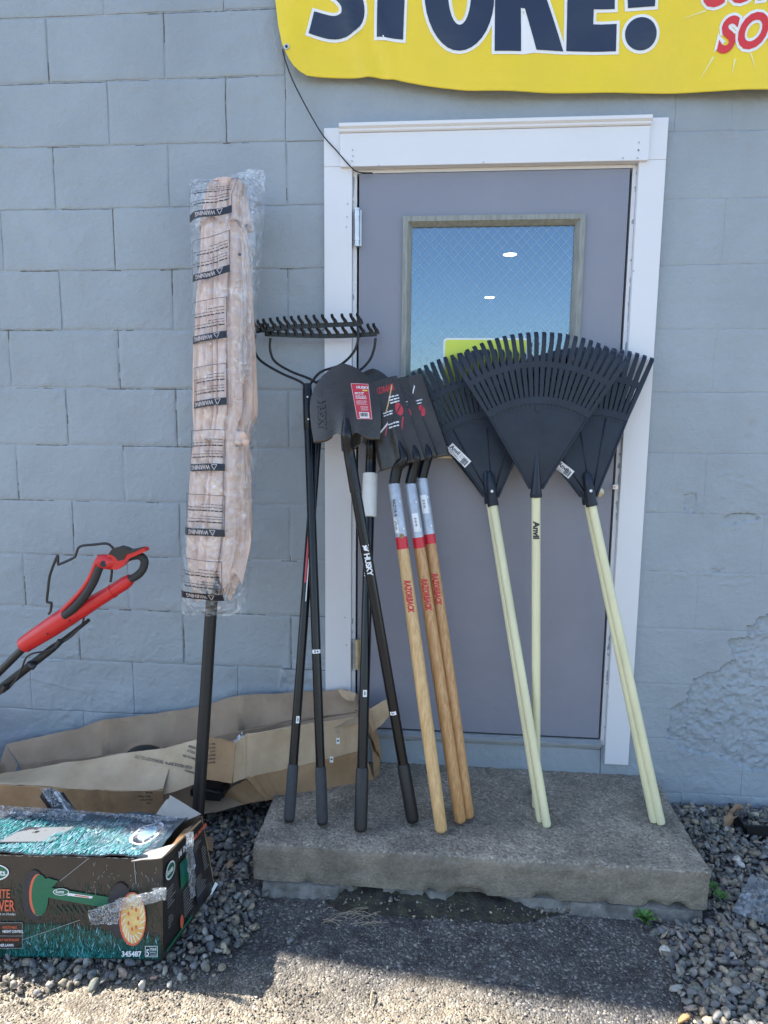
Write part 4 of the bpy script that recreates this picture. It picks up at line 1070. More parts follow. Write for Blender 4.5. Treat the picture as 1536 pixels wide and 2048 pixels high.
# ---- round point shovels
def husky_mark(pr, x, y, s, m):
    # running dog mark: a body bar, ears and legs
    for a in ([(0, .25), (.18, .45), (.30, .30), (.62, .32), (.80, .55), (1.0, .50), (.84, .30), (.80, .05), (.62, -.10), (.30, -.08), (.12, -.25), (.0, -.15), (.14, .05)],
              [(.30, .38), (.48, .55), (.60, .40)], [(.10, .52), (.02, .72), (.22, .60)]):
        pr.poly([(x + p * s, y + q * s) for p, q in a], m, 0.0009)
def round_shovel(base, tip, W, yb, yt, foot, label, front):
    Bc = P(*base, yb); T = P(*tip, yt); F0 = G(*foot, SZ + 0.004)
    t = thing('round_point_shovel', label, 'shovel', F0, 'black round point shovels')
    F0 = F0 + Vector((0, 0, 0.006))
    ax = (T - Bc); L = ax.length; ax.normalize()
    c = Vector(CAM) - Bc; N = (c - ax * c.dot(ax)).normalized(); S = ax.cross(N)
    if S.x < 0: S = -S
    def wid(u):
        return 0.5 * W * (0.93 + 0.07 * math.sin(min(1.57, u * 3.74))) if u < 0.42 else 0.5 * W * max(0.004, (1 - ((u - 0.42) / 0.58) ** 2.0)) ** 0.66
    def surf(u, v, lift=0.0):      # u 0..1 base to tip, v metres across
        w = wid(max(0, min(1, u))); s = v / (0.5 * W)
        dish = 0.034 * (1 - s * s) - 0.07 * max(0, u - 0.3) ** 2
        rw = 0.021 * (1 - 0.5 * u)
        ridge = 0.020 * max(0, 1 - u / 0.50) ** 0.8 * math.exp(-(v / rw) ** 2) - 0.006 * max(0, 1 - u / 0.45) * math.exp(-((abs(v) - 0.038) / 0.014) ** 2)
        neck = 0.0
        return Bc + ax * (u * L) + S * v + N * (dish + ridge + lift)
    nu, nv = 46, 37; V = []
    for i in range(nu):
        u = i / (nu - 1)
        for j in range(nv):
            s = -1 + 2 * j / (nv - 1); cut = 0.0
            u2 = u
            if u < 0.25:   # shoulders swept down to the treads, notch round the neck
                notch = 0.075 * (1 - u / 0.25) * math.exp(-((abs(s) - 0.30) / 0.20) ** 2); u2 = u + notch - 0.05 * (1 - u / 0.25) * math.exp(-(s / 0.13) ** 2)
            V.append(surf(u2, s * wid(u)))
    V, F = plate(V, nu, nv, -N * 0.0022)
    bl = obj('blade', V, F, MAT['blade'], t, smooth=True)
    for sg in (-1, 1):      # rolled treads
        V = []
        for i in range(14):
            s = sg * (0.42 + 0.57 * i / 13); p0 = surf(0.0 + 0.075 * math.exp(-((abs(s) - 0.30) / 0.20) ** 2), s * wid(0))
            for a in range(7):
                an = math.pi * a / 6; V.append(p0 + N * (0.0065 * (1 - math.cos(an)) + 0.001) - ax * 0.0065 * math.sin(an))
        V, F = plate(V, 14, 7, lambda v: ax * 0.0015); obj('tread', V, F, MAT['blade'], t, smooth=True)
    # socket and handle
    neck = Bc + N * 0.028 - ax * 0.004
    d = (neck - F0).normalized()
    c1 = neck - d * 0.16
    tube('socket', smoothline([surf(0.30, 0, -0.012), surf(0.16, 0, -0.006), surf(0.02, 0, -0.005), neck - d * 0.03, neck - d * 0.09, c1], 4), [0.006, 0.008, 0.010, 0.012, 0.013, 0.0145, 0.0155, 0.0160, 0.0165, 0.017, 0.0172, 0.0174, 0.0176, 0.0178, 0.018, 0.018, 0.018, 0.018, 0.0182, 0.0184, 0.0184], MAT['black_steel'], t, 18)
    gripped(t, F0, neck - d * 0.12, 0.0165, 0.185, 0.0205, 'grip_black', 'pole_black')
    return t, F0, neck, surf, L, N, d
rs1, S0, S1, surf1, L1, N1, d1 = round_shovel((694, 882), (686, 727), 0.222, -0.262, -0.205, (826, 1646),
    'round point shovel with a brown black blade and red sticker, in front of the casing', True)
def f_emb(x, y, lift): return surf1(0.66 - x / L1, -0.083 + y, lift)
pr = MapPrint(f_emb); husky_mark(pr, 0.0, 0.002, 0.026, 'blade'); pr.text('HUSKY', 0.030, 0.034, 0.0, 'blade', 0.0030, offset=0.0012, spacing=0.95)
pr.done('embossed_name', rs1)
MAT['emb'] = mat('emboss_shadow', (0.006, 0.006, 0.006), 0.6)  # dark offset letters paint the shade round the raised name
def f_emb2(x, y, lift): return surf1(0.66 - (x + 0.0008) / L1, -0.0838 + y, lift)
pr = MapPrint(f_emb2); pr.text('HUSKY', 0.030, 0.034, 0.0, 'emb', 0.0013, offset=0.0026, spacing=0.95); pr.done('painted_emboss_shade', rs1)
def f_lab(x, y, lift):   # label coordinates: x 0..0.058 across, y 0..0.118 up
    k = 1 - 0.14 * (0.118 - y) / 0.118
    return surf1(0.245 + y * 0.985 / L1, 0.016 + 0.014 * (0.118 - y) / 0.118 + x * k + 0.004, lift)
pr = MapPrint(f_lab); pr.rect(0, 0, 0.056, 0.118, 'label_red', 0.0010)
pr.frame(0.001, 0.001, 0.055, 0.117, 0.0009, 'white_print', 0.0014)
pr.text('HUSKY', 0.0125, 0.016, 0.100, 'white_print', 0.0015, offset=0.0004); husky_mark(pr, 0.006, 0.102, 0.009, 'white_print')
pr.rect(0.034, 0.092, 0.050, 0.0965, 'yellow_print', 0.0014)
pr.lines(0.008, 0.085, 0.030, 2, 0.0045, 0.0028, 'white_print', 0.0015); pr.lines(0.008, 0.074, 0.040, 3, 0.0042, 0.0022, 'white_print', 0.0015)
pr.lines(0.008, 0.058, 0.040, 4, 0.0036, 0.0013, 'white_print', 0.0015); pr.lines(0.020, 0.040, 0.028, 5, 0.0030, 0.0010, 'white_print', 0.0015)
pr.rect(0.012, 0.004, 0.046, 0.022, 'white', 0.0014); pr.barcode(0.015, 0.008, 0.043, 0.020, 'black_print', 0.0019)
pr.done('label', rs1)
LS = (S1 - S0).length
pr = MapPrint(pole_map(S1, S0, 0.0167, 0.268 * LS)); husky_mark(pr, 0.0, -0.004, 0.022, 'white_print'); pr.text('HUSKY', 0.0235, 0.026, -0.008, 'white_print', 0.0008, offset=0.0008, spacing=0.9); pr.done('name_print', rs1)
sticker(S1, S0, 0.0167, 0.702 * LS, 0.011, 0.019, rs1, off=-0.004)
rs2, Q0, Q1, surf2, L2, N2, d2 = round_shovel((742, 902), (746, 737), 0.210, -0.120, -0.060, (721, 1665),
    'round point shovel with white foam on its neck, half hidden behind the red-stickered shovel', False)
LQ = (Q1 - Q0).length
f = pole_map(Q1, Q0, 0.021, 0.0); dq = (Q0 - Q1).normalized()
fa = Q1 + dq * 0.075
V, F = tubeVF([fa, fa + dq * 0.002, fa + dq * 0.07, fa + dq * 0.140, fa + dq * 0.143], [0.0225, 0.0245, 0.0245, 0.024, 0.021], 22); 
tube('foam_sleeve', [fa, fa + dq * 0.002, fa + dq * 0.07, fa + dq * 0.140, fa + dq * 0.143], [0.0225, 0.0245, 0.0245, 0.024, 0.021], MAT['foam'], rs2, 22)
pr = MapPrint(pole_map(Q1, Q0, 0.0167, 0.282 * LQ)); pr.text('HUSKY', 0.0235, 0.01, -0.010, 'white_print', 0.0008, offset=0.0008, spacing=0.9); pr.done('name_print', rs2)
sticker(Q1, Q0, 0.0167, 0.642 * LQ, 0.021, 0.012, rs2, off=0.002)

# ---- square point shovels
def square_shovel(tl, tr, br, bl, sock, sleeve_end, band_end, foot, stick, label, wood, namepx, idx):
    TLc, TRc, BRc, BLc = [P(*a) for a in (tl, tr, br, bl)]
    F0 = G(*foot, SZ + 0.004)
    t = thing('square_point_shovel', label, 'shovel', F0, 'square point shovels with wooden handles')
    F0 = F0 + Vector((0, 0, 0.014))
    ax = ((TLc + TRc) - (BLc + BRc)).normalized(); c = (TRc - BLc).cross(TLc - BRc).normalized()
    N = c if c.dot(Vector(CAM) - TLc) > 0 else -c
    def surf(u, s, lift=0.0):
        p = BLc.lerp(BRc, s).lerp(TLc.lerp(TRc, s), u); q = s * 2 - 1
        w = (BRc - BLc).length; v = q * w / 2
        lipx = -0.020 * max(0, (abs(q) - 0.90) / 0.10)
        ridge = 0.024 * max(0, 1 - u / 0.72) ** 1.0 * math.exp(-(v / (0.026 * (1 - 0.55 * u))) ** 2)
        dish = 0.010 * (1 - q * q)
        return p + N * (lipx + ridge + dish + lift)
    nu, nv = 34, 41; V = []
    for i in range(nu):
        for j in range(nv):
            s = j / (nv - 1); q = abs(s * 2 - 1); u = i / (nu - 1)
            s2 = 0.5 + (s - 0.5) * (1 - 0.05 * max(0, 0.12 - u) / 0.12)
            V.append(surf(u, s2))
    V, F = plate(V, nu, nv, -N * 0.0022); obj('blade', V, F, MAT['blade'], t, smooth=True)
    # rolled step along the shoulder
    V = []
    for i in range(26):
        s = i / 25; p0 = surf(0, s)
        for a in range(6):
            an = math.pi * a / 5; V.append(p0 - N * (0.004 * (1 - math.cos(an))) - ax * 0.005 * math.sin(an))
    V, F = plate(V, 26, 6, lambda v: ax * 0.0012); obj('tread', V, F, MAT['blade'], t, smooth=True)
    # socket, bent neck
    ys = lerp(BLc.y, BRc.y, 0.5)
    sp = [surf(0.45, 0.5, -0.008), surf(0.20, 0.5, -0.008), surf(0.04, 0.5, -0.006)] + [P(x, y, yy) for x, y, yy in sock]
    top = sp[-1]; d = (top - F0).normalized(); Lh = (top - F0).length
    se = F0 + d * (Lh * sleeve_end); be = F0 + d * (Lh * band_end)
    line = smoothline(sp, 5); n = len(line)
    tube('socket', line, [0.004 + 0.0135 * min(1, i / (n * 0.6)) for i in range(n)], MAT['black_steel'], t, 16)
    # sleeve wrap, oblique lower edge is the open strap end
    tube('sleeve', [top, lerp(top, se, 0.02), se], [0.0176, 0.0186, 0.0190], MAT['silver'], t, 20)
    tube('colour_band', [se, be], [0.0187, 0.0189], MAT['red'], t, 20)
    # wooden handle swells gently and ends rounded
    pts = [be]; rs = [0.0182]
    for k in range(1, 9): pts.append(lerp(be, F0, k / 8.0)); rs.append(0.0182 + 0.0022 * math.sin(k / 8 * math.pi * 0.9))
    pts.append(F0 - d * 0.006); rs.append(0.0155); pts.append(F0 - d * 0.010); rs.append(0.0095)
    o = tube('handle', pts, rs, MAT[wood], t, 22)
    for k in (0.35, 0.86):
        p = lerp(top, se, k); m_ = pole_map(top, se, 0.0188, (p - top).length)
        a = m_(0, 0.010, -0.001); b = m_(0, 0.010, 0.0028); tube('rivet', [a, b], 0.0035, MAT['steel'], t, 8)
    m_ = pole_map(top, F0, 0.0190, (top - se).length * stick[0])
    pr = MapPrint(m_); w_, h_ = stick[1], stick[2]; o_ = stick[3]; pr.rect(0, o_ - h_ / 2, w_, o_ + h_ / 2, 'white', 0.0009)
    pr.text('$18.98', 0.010, w_ * 0.25, o_ - 0.004, 'black_print', 0.0014); pr.done('price_sticker', t)
    m_ = pole_map(top, F0, 0.0190, namepx * Lh)
    pr = MapPrint(m_); pr.text('RAZORBACK', 0.0270, 0, -0.0095, 'red_print', 0.0007, offset=0.0015, shear=0.25, widen=0.62); pr.done('name_print', t)
    return t, surf, N, top, F0, d, Lh, se
sq1 = square_shovel((734, 769, -0.172), (796, 750, -0.142), (855, 915, -0.187), (759, 940, -0.222),
    [(795, 936, -0.215), (788, 968, -0.218)], 0.842, 0.806, (882, 1666), (0.62, 0.052, 0.013, -0.011),
    'square point shovel with a pale ash handle, front one of the three wooden handled shovels', 'wood', 0.285, 0)
sq2 = square_shovel((755, 770, -0.138), (814, 752, -0.114), (878, 907, -0.156), (785, 935, -0.186),
    [(829, 930, -0.190), (820, 968, -0.194)], 0.838, 0.806, (920, 1647), (0.55, 0.060, 0.019, 0.001),
    'square point shovel in the middle of the three nested ones, with browner wood handle', 'wood2', 0.285, 1)
sq3 = square_shovel((785, 765, -0.108), (846, 746, -0.088), (902, 906, -0.126), (810, 930, -0.150),
    [(852, 922, -0.160), (843, 957, -0.165)], 0.832, 0.803, (936, 1638), (0.30, 0.060, 0.020, -0.002),
    'square point shovel at the back of the three nested ones, blade touching the leaf rake', 'wood2', 0.285, 2)
# printed panel on the blades
def blade_card(rec, full):
    t, surf = rec[0], rec[1]
    W_ = 0.24; L_ = 0.29
    def f(x, y, lift): return surf(y / L_, x / W_, lift)
    pr = MapPrint(f)
    if full:
        pr.text('RAZOR-BACK', 0.030, 0.040, 0.245, 'red_print', 0.0009, offset=0.0008, shear=0.2, widen=0.75)
        pr.line(0.085, 0.175, 0.17, 0.262, 0.007, 'wood', 0.0012)
        pr.lines(0.128, 0.222, 0.075, 3, 0.010, 0.0055, 'white_print', 0.0012)
        pr.disc(0.172, 0.178, 0.024, 0.022, 'label_red', 0.0009); pr.line(0.155, 0.168, 0.188, 0.190, 0.005, 'black_print', 0.0014)
        pr.lines(0.070, 0.176, 0.06, 2, 0.009, 0.005, 'white_print', 0.0012)
        pr.poly([(0.055, 0.105), (0.085, 0.150), (0.185, 0.150), (0.155, 0.108)], 'label_red', 0.0009); pr.lines(0.085, 0.134, 0.065, 2, 0.011, 0.006, 'white_print', 0.0014)
        pr.line(0.03, 0.118, 0.085, 0.142, 0.006, 'white_print', 0.0016)
    else:
        pr.line(0.095, 0.205, 0.150, 0.255, 0.006, 'white_print', 0.0012); pr.lines(0.10, 0.200, 0.075, 2, 0.010, 0.005, 'white_print', 0.0012)
        pr.disc(0.150, 0.165, 0.024, 0.020, 'label_red', 0.0009); pr.line(0.135, 0.155, 0.165, 0.178, 0.005, 'black_print', 0.0014)
    return pr.done('blade_print', t)
blade_card(sq1, True); blade_card(sq2, False); blade_card(sq3, False)
# sleeve lettering and leaf mark on the front shovel
pr = MapPrint(pole_map(sq1[3], sq1[4], 0.0190, 0.05)); pr.text('RAZOR-BACK', 0.013, 0.0, -0.012, 'black_print', 0.0007, offset=0.0002)
pr.disc(0.118, 0.002, 0.009, 0.007, 'leaf_dry', 0.0009, 5); pr.disc(0.118, 0.002, 0.007, 0.009, 'leaf_dry', 0.0012, 5, 0.6); pr.done('sleeve_print', sq1[0])

# ---- leaf rakes
def head_frame(apex, tilt, back):
    """frame at the apex: z along the fan, y away from the viewer; tilt in the picture plane, back = lean"""
    up = Vector((-math.sin(tilt), 0, math.cos(tilt))); up = (up * math.cos(back) + Vector((0, math.sin(back), 0))).normalized()
    xa = Vector((math.cos(tilt), 0, math.sin(tilt))); ya = up.cross(xa).normalized()
    M_ = Matrix((( xa.x, ya.x, up.x, apex.x), (xa.y, ya.y, up.y, apex.y), (xa.z, ya.z, up.z, apex.z), (0, 0, 0, 1)))
    return M_
NT = 24; RSOL = 0.283; RB0, RB1 = 0.392, 0.410; RT = 0.498
def tine_mesh(sign):
    """one tine along +z from the plate to its hooked tip"""
    pr_ = [(0.270, 0.0), (0.300, 0.0), (0.40, 0.0), (0.47, 0.0), (0.488, 0.001), (0.500, 0.006), (0.506, 0.014), (0.508, 0.024)]
    wd = [0.0100, 0.0106, 0.0140, 0.0138, 0.0136, 0.0134, 0.0122, 0.0098]
    V = []
    for (z, y), w in zip(pr_, wd):
        z -= 0.004
        for a, b in ((-w / 2, -0.0015), (w / 2, -0.0015), (w / 2, 0.0015), (-w / 2, 0.0015)): V.append(Vector((a, b + y * sign, z + (b * 0.6 if z > 0.49 else 0))))
    F = []
    for i in range(len(pr_) - 1):
        for j in range(4): F.append((i * 4 + j, i * 4 + (j + 1) % 4, i * 4 + 4 + (j + 1) % 4, i * 4 + 4 + j))
    F += [(3, 2, 1, 0), tuple(len(V) - 4 + j for j in range(4))]
    return V, F
TINE = {}
def leaf_rake(apex, ya, tilt, back, foot, label, half, face, hook=1, labelpx=None, textpole=False, zf=SZ, twist=0.0, topoff=0.0):
    A = P(*apex, ya); M_ = head_frame(A, math.radians(tilt), math.radians(back))
    if twist: M_ = M_ @ Matrix.Rotation(math.radians(twist), 4, 'Z')
    t = thing('leaf_rake', label, 'rake', group='black plastic leaf rakes with cream poles', matrix=M_)
    ha = math.radians(half)
    # solid plate
    nu, nv = 22, 25; V = []
    for i in range(nu):
        r = 0.012 + (RSOL - 0.012) * i / (nu - 1)
        for j in range(nv):
            s = -1 + 2 * j / (nv - 1); a = s * ha * (1.0 if r > 0.05 else 1.0)
            w0 = 0.018
            x = r * math.sin(a) + w0 * s * max(0, 1 - r / 0.20); z = r * math.cos(a)
            y = -0.004 * math.cos(s * 1.4) * math.sin(math.pi * min(1, r / RSOL)) 
            V.append(Vector((x, y, z)))
    V, F = plate(V, nu, nv, Vector((0, 0.003, 0))); obj('fan_plate', V, F, MAT['rake_plastic'], t, world=False, smooth=True)
    # arc step where the tines begin, connecting band, rim edges
    def arc(name, r0, r1, y0, y1, n=48, k=1.0):
        V = []
        for i in range(n + 1):
            a = (-1 + 2 * i / n) * ha * k
            for r, y in ((r0, y0), (r1, y0), (r1, y1), (r0, y1)): V.append(Vector((r * math.sin(a), y, r * math.cos(a))))
        F = []
        for i in range(n):
            for j in range(4): F.append((i * 4 + j, i * 4 + (j + 1) % 4, i * 4 + 4 + (j + 1) % 4, i * 4 + 4 + j))
        F += [(3, 2, 1, 0), tuple(len(V) - 4 + j for j in range(4))]
        return obj(name, V, F, MAT['rake_plastic'], t, world=False)
    arc('step_rib', RSOL - 0.004, RSOL + 0.018, -0.0042, 0.0032, k=0.998); arc('tine_band', RB0, RB1, -0.0022, 0.0022, k=0.99)
    if hook not in TINE:
        V, F = tine_mesh(hook); first = obj('tine', V, F, MAT['rake_plastic'], t, world=False); TINE[hook] = first.data; os_ = [first]
    else:
        os_ = []
    for k in range(NT):
        a = (-1 + 2 * k / (NT - 1)) * ha * 0.985
        if k == 0 and os_: o = os_[0]
        else:
            o = bpy.data.objects.new('tine', TINE[hook]); COL.objects.link(o); o.parent = t
        o.rotation_euler = (0, a, 0)
    # edge rims
    for sg in (-1, 1):
        e = [Vector((sg * 0.018, -0.003, 0.012)), Vector((sg * (RSOL * math.sin(ha) * 0.5 + 0.006), -0.003, RSOL * 0.5 * math.cos(ha))), Vector((sg * RSOL * math.sin(ha), -0.003, RSOL * math.cos(ha)))]
        tube('edge_rim', smoothline(e, 5), 0.0032, MAT['rake_plastic'], t, 8, world=False)
    F0 = G(*foot, zf) + Vector((0, 0, 0.008)); d = (A - F0).normalized()
    top = A + d * 0.0
    Wm = M_.inverted(); dl = Wm.to_3x3() @ d
    if face:   # socket tube with screw and raised ribs
        tube('socket', [dl * -0.012, dl * 0.0, Vector((0, -0.012, 0.03)), Vector((0, -0.015, 0.085)), Vector((0, -0.011, 0.097))], [0.0185, 0.0180, 0.0165, 0.0135, 0.006], MAT['rake_plastic'], t, 18, world=False)
        tube('screw', [Vector((0, -0.026, 0.034)), Vector((0, -0.0305, 0.034))], 0.0048, MAT['steel'], t, 10, world=False)
        for a_, r1 in ((-0.40, RSOL - 0.01), (0.34, RSOL - 0.01), (0.02, RSOL - 0.04)):
            s0 = 0.04 if abs(a_) > 0.1 else 0.09
            tube('rib', [Vector((s0 * math.sin(a_), -0.003, s0 * math.cos(a_))), Vector((r1 * math.sin(a_), -0.0042, r1 * math.cos(a_)))], 0.0022, MAT['rake_plastic'], t, 6, world=False)
        for sg in (-1, 1):
            V, F = boxVF(sg * 0.012 if sg > 0 else -0.024, 0.024 if sg > 0 else -0.012, -0.008, -0.001, 0.032, 0.037); obj('socket_web', V, F, MAT['rake_plastic'], t, world=False)
    else:
        tube('socket', [dl * -0.004, dl * 0.0, Vector((0, -0.003, 0.03)), Vector((0, -0.002, 0.09)), Vector((0, -0.001, 0.150))], [0.0180, 0.0175, 0.0145, 0.0085, 0.002], MAT['rake_plastic'], t, 18, world=False)
        tube('socket_seam', [Vector((0, -0.0175, 0.0)), Vector((0, -0.0165, 0.03)), Vector((0, -0.0095, 0.095))], 0.0016, MAT['rake_plastic'], t, 6, world=False)
        V, F = tubeVF([Vector((0, -0.0045, 0.262)), Vector((0, -0.0055, 0.262))], 0.010, 16); obj('moulding_mark', V, F, MAT['rake_plastic'], t, world=False)
    tube('collar', [A - d * 0.016, A - d * 0.013, A - d * 0.002], [0.0178, 0.0190, 0.0188], MAT['rake_plastic'], t, 18)
    tube('handle', [A - d * 0.008, lerp(A, F0, 0.5), F0, F0 - d * 0.006, F0 - d * 0.009], [0.0138, 0.0138, 0.0138, 0.012, 0.007], MAT['fibre_yellow'], t, 18)
    if textpole:
        pr = MapPrint(pole_map(A, F0, 0.0138, 0.092)); pr.text('Anvil', 0.027, 0, -0.008, 'black_print', 0.0007, offset=0.0014); pr.done('name_print', t)
    if labelpx:
        (lx, ly), rot, w_, h_ = labelpx
        n = -M_.to_3x3().col[1]; r_ = Vector(ray(lx, ly)); o0 = Vector(CAM)
        q = o0 + r_ * ((A - o0).dot(n) / r_.dot(n)); q = q + n * 0.005
        xa = (M_.to_3x3().col[0] * math.cos(rot) + M_.to_3x3().col[2] * math.sin(rot)).normalized(); ya_ = n.cross(xa)
        pr = Print(q, xa, ya_, n); pr.rect(0, -h_, w_, 0, 'white', 0.001); pr.text('Anvil', 0.019, 0.004, -0.017, 'black_print', 0.0014, offset=0.0005)
        pr.lines(0.046, -0.007, w_ - 0.055, 3, 0.005, 0.0012, 'black_print', 0.0014); pr.lines(0.004, -0.022, w_ * 0.55, 3, 0.0035, 0.001, 'black_print', 0.0014)
        pr.barcode(w_ - 0.026, -h_ + 0.003, w_ - 0.004, -h_ + 0.022, 'black_print', 0.0014); pr.done('label', t)
    return t
leaf_rake((1072, 985), -0.195, 0.2, 3.5, (1072, 1614), 'leaf rake standing upright in the middle with Anvil printed on its cream pole', 33, False, 1, textpole=True)
leaf_rake((985, 1003), -0.098, 7.0, 7.0, (1093, 1653), 'left leaf rake with a barcode label, its pole foot front of the crossing pair', 32, True, 1, labelpx=((905, 886), -0.88, 0.088, 0.030))
leaf_rake((979, 998), -0.080, 9.0, 6.0, (1081, 1643), 'leaf rake nested behind the labelled left one, only tine tips and pole edge showing', 32, True, 1)
leaf_rake((1182, 1003), -0.140, -0.0 + 11.0, 8.0, (1321, 1648), 'right leaf rake with its screwed socket in front, outer cream pole on the step', 33, True, 1, labelpx=((1119, 920), -0.85, 0.060, 0.030))
leaf_rake((1175, 999), -0.115, 9.5, 8.0, (1307, 1644), 'leaf rake nested behind the right one, inner cream pole of that pair', 33, True, 1)

# ================================================================== UMBRELLA IN ITS BAG
class PixPrint(MapPrint):
    """print described in photograph pixels (y grows upward as -py) but laid on a real surface f(px, py, lift)"""
    cut = 0
    def __init__(s, fn): s.L = {}; s.f = lambda x, y, lift: fn(x, -y, lift)
    def rect(s, x0, y0, x1, y1, m, lift=0.0006, step=6.0):
        n = 1 + int(abs(x1 - x0) / step); k = 1 + int(abs(y1 - y0) / step)
        V = [(x0 + (x1 - x0) * i / n, y0 + (y1 - y0) * j / k) for i in range(n + 1) for j in range(k + 1)]
        return s.put((V, gridF(n + 1, k + 1)), m, 0, 0, lift)
UF = Vector((P(389, 1702, -0.43).x, -0.43, 0.02)); UT = P(456, 372, -0.125)
umb = thing('patio_umbrella', 'closed blush pink patio umbrella on a black pole leaning on the wall in clear wrapping', 'umbrella', UF)
def uY(py):
    z0, z1 = 1702.0, 372.0; t = (z0 - py) / (z0 - z1); return lerp(-0.43, -0.125, t ** 0.93)
pp = [UF, P(398, 1600, uY(1600)), P(411, 1400, uY(1400)), P(421, 1240, uY(1240)), P(430, 1100, uY(1100)), P(452, 700, uY(700)), P(456, 420, uY(420))]
tube('pole', pp, [0.0195, 0.0195, 0.0195, 0.0190, 0.0185, 0.018, 0.016], MAT['umb_pole'], umb, 22)
tube('pole_joint', [P(399, 1585, uY(1585)), P(400, 1570, uY(1570))], 0.0203, MAT['umb_pole'], umb, 22)
tube('foot_cap', [UF, UF + Vector((0.001, 0, 0.012))], 0.0205, MAT['plastic_black'], umb, 20)
def rings(rows, depthk, fold, seed, nseg=144, yoff=0.0, hem=0.0, crinkle=0.0):
    """rows: (py, left px, right px)"""
    ys_ = [r[0] for r in rows]; V = []; n = int((ys_[-1] - ys_[0]) / 7) + 2
    for i in range(n):
        py = ys_[0] + (ys_[-1] - ys_[0]) * i / (n - 1)
        l = np.interp(py, ys_, [r[1] for r in rows]); r_ = np.interp(py, ys_, [r[2] for r in rows]); cx = (l + r_) / 2; hw = (r_ - l) / 2; Yc = uY(py) + yoff
        sc = 0.00173
        t = i / (n - 1)
        for k in range(nseg):
            a = 2 * math.pi * k / nseg
            a2 = a + 0.16 * math.sin(t * 3.0 + seed) + 0.05 * math.sin(a * 3 + t * 5)
            g_ = 9 * a2 + seed; c_ = abs(math.sin(g_ * 0.5 + 0.4 * math.sin(t * 6 + a * 2))); g2 = abs(math.sin(6.5 * a2 + 0.8 + 1.3 * t))
            f = fold * (0.35 - 2.0 * (1 - c_) ** 3.5 - 1.0 * (1 - g2) ** 5) * min(1, 0.4 + t * 2.5) + 0.25 * fold * nz(a * 1.2, t * 2.2, seed)
            w = hw * (1 + f * (0.75 if abs(math.cos(a)) > 0.8 else 1.0)); dd = hw * sc * depthk * (1 + f)
            if crinkle: dd += crinkle * nz(k * 0.25, py / 22.0, seed)
            pyy = py + (hem * (0.5 * math.sin(8 * a + seed) + 0.8 * nz(math.cos(a) * 3, math.sin(a) * 3, seed)) * max(0, (t - 0.86) / 0.14) if hem else 0)
            Y = Yc - dd * math.sin(a); q = P(cx + w * math.cos(a), pyy, Yc); q.y = Y
            q.z += (Y - Yc) * -0.15
            V.append(q)
    return V, gridF(n, nseg, True), n
CAN = [(438, 410, 486), (460, 405, 492), (520, 404, 497), (600, 398, 503), (700, 393, 508), (800, 392, 511), (832, 392, 511), (852, 392, 500), (880, 395, 494), (905, 389, 496), (980, 384, 499), (1060, 380, 500), (1110, 379, 494), (1150, 384, 480), (1175, 392, 468)]
V, F, n = rings(CAN, 0.70, 0.20, 1.3, hem=34); obj('canopy', V, F, MAT['canopy'], umb, smooth=True)
V, F, n = rings([(358, 446, 464), (362, 428, 484), (372, 418, 491), (400, 411, 495), (435, 405, 500), (456, 402, 503)], 0.66, 0.16, 2.1, hem=10); F.append(tuple(range(144))); obj('vent', V, F, MAT['canopy'], umb, smooth=True)
V, F, n = rings([(866, 391, 500), (884, 391, 501)], 0.70, 0.10, 1.3, yoff=-0.002); obj('tie_strap', V, F, MAT['canopy'], umb, smooth=True)
# a loose panel hanging outside on the right, and knot of the tie
V = []
for i in range(16):
    t = i / 15; py = 895 + (1160 - 895) * t; xl = lerp(462, 440, t); xr = lerp(488, 502, min(1, t * 1.5)) - max(0, t - .7) * 60
    for j in range(10):
        s = j / 9; Y = uY(py) - 0.056 - 0.012 * math.sin(s * 4 + t * 3) + 0.026 * s * s
        V.append(P(lerp(xl, xr, s), py + 14 * math.sin(s * 7) * t, Y))
V, F = plate(V, 16, 10, Vector((0, 0.0015, 0))); obj('loose_panel', V, F, MAT['canopy'], umb, smooth=True)
for (a, b), rr in (((482, 872), 0.016), ((490, 884), 0.011), ((476, 884), 0.010)):
    c = P(a, b, uY(b) - 0.060); VV = [c + Vector((x * rr * 1.2, y * rr * 0.6, z * rr)) * (1 + 0.2 * nz(x * 2, y * 2, z * 2 + a)) for x, y, z in IV2]; obj('tie_knot', VV, IF2.tolist(), MAT['canopy'], umb, smooth=True)
obj('eyelet', *tubeVF([P(479, 509, uY(509) - 0.074), P(479, 509, uY(509) - 0.078)], 0.005, 12), MAT['gap'], umb)
# the bag
BAG = [(350, 386, 526), (368, 378, 531), (420, 380, 530), (500, 384, 524), (600, 387, 516), (700, 389, 510), (800, 391, 510), (880, 387, 514), (950, 382, 512), (1020, 377, 508), (1100, 369, 503), (1170, 364, 498), (1224, 362, 492)]
def bag_geo(py):
    l = np.interp(py, [r[0] for r in BAG], [r[1] for r in BAG]); r_ = np.interp(py, [r[0] for r in BAG], [r[2] for r in BAG]); return (l + r_) / 2, (r_ - l) / 2
def bag_pt(px, py, lift=0.0, side=1):
    cx, hw = bag_geo(py); s = max(-1, min(1, (px - cx) / hw)); pinch = min(1, max(0.10, (py - 344) / 60.0)) * min(1, max(0.35, (1226 - py) / 90.0 + 0.35))
    dd = 0.086 * pinch * (1 - abs(s) ** 2.6) ** 0.6 + 0.004 * nz(px / 13.0, py / 28.0, 3 + side) + 0.0025 * nz(px / 5.0, py / 7.0, 9 * side) * (1 - abs(s))
    Yc = uY(py) - 0.004; q = P(px, py, Yc); q.y = Yc - side * dd - lift; return q
bag = thing('plastic_bag', 'long clear plastic bag with black warning bands wrapped over the pink umbrella', 'plastic bag', P(425, 1226, uY(1226)))
V = []; nu, nv = 150, 60
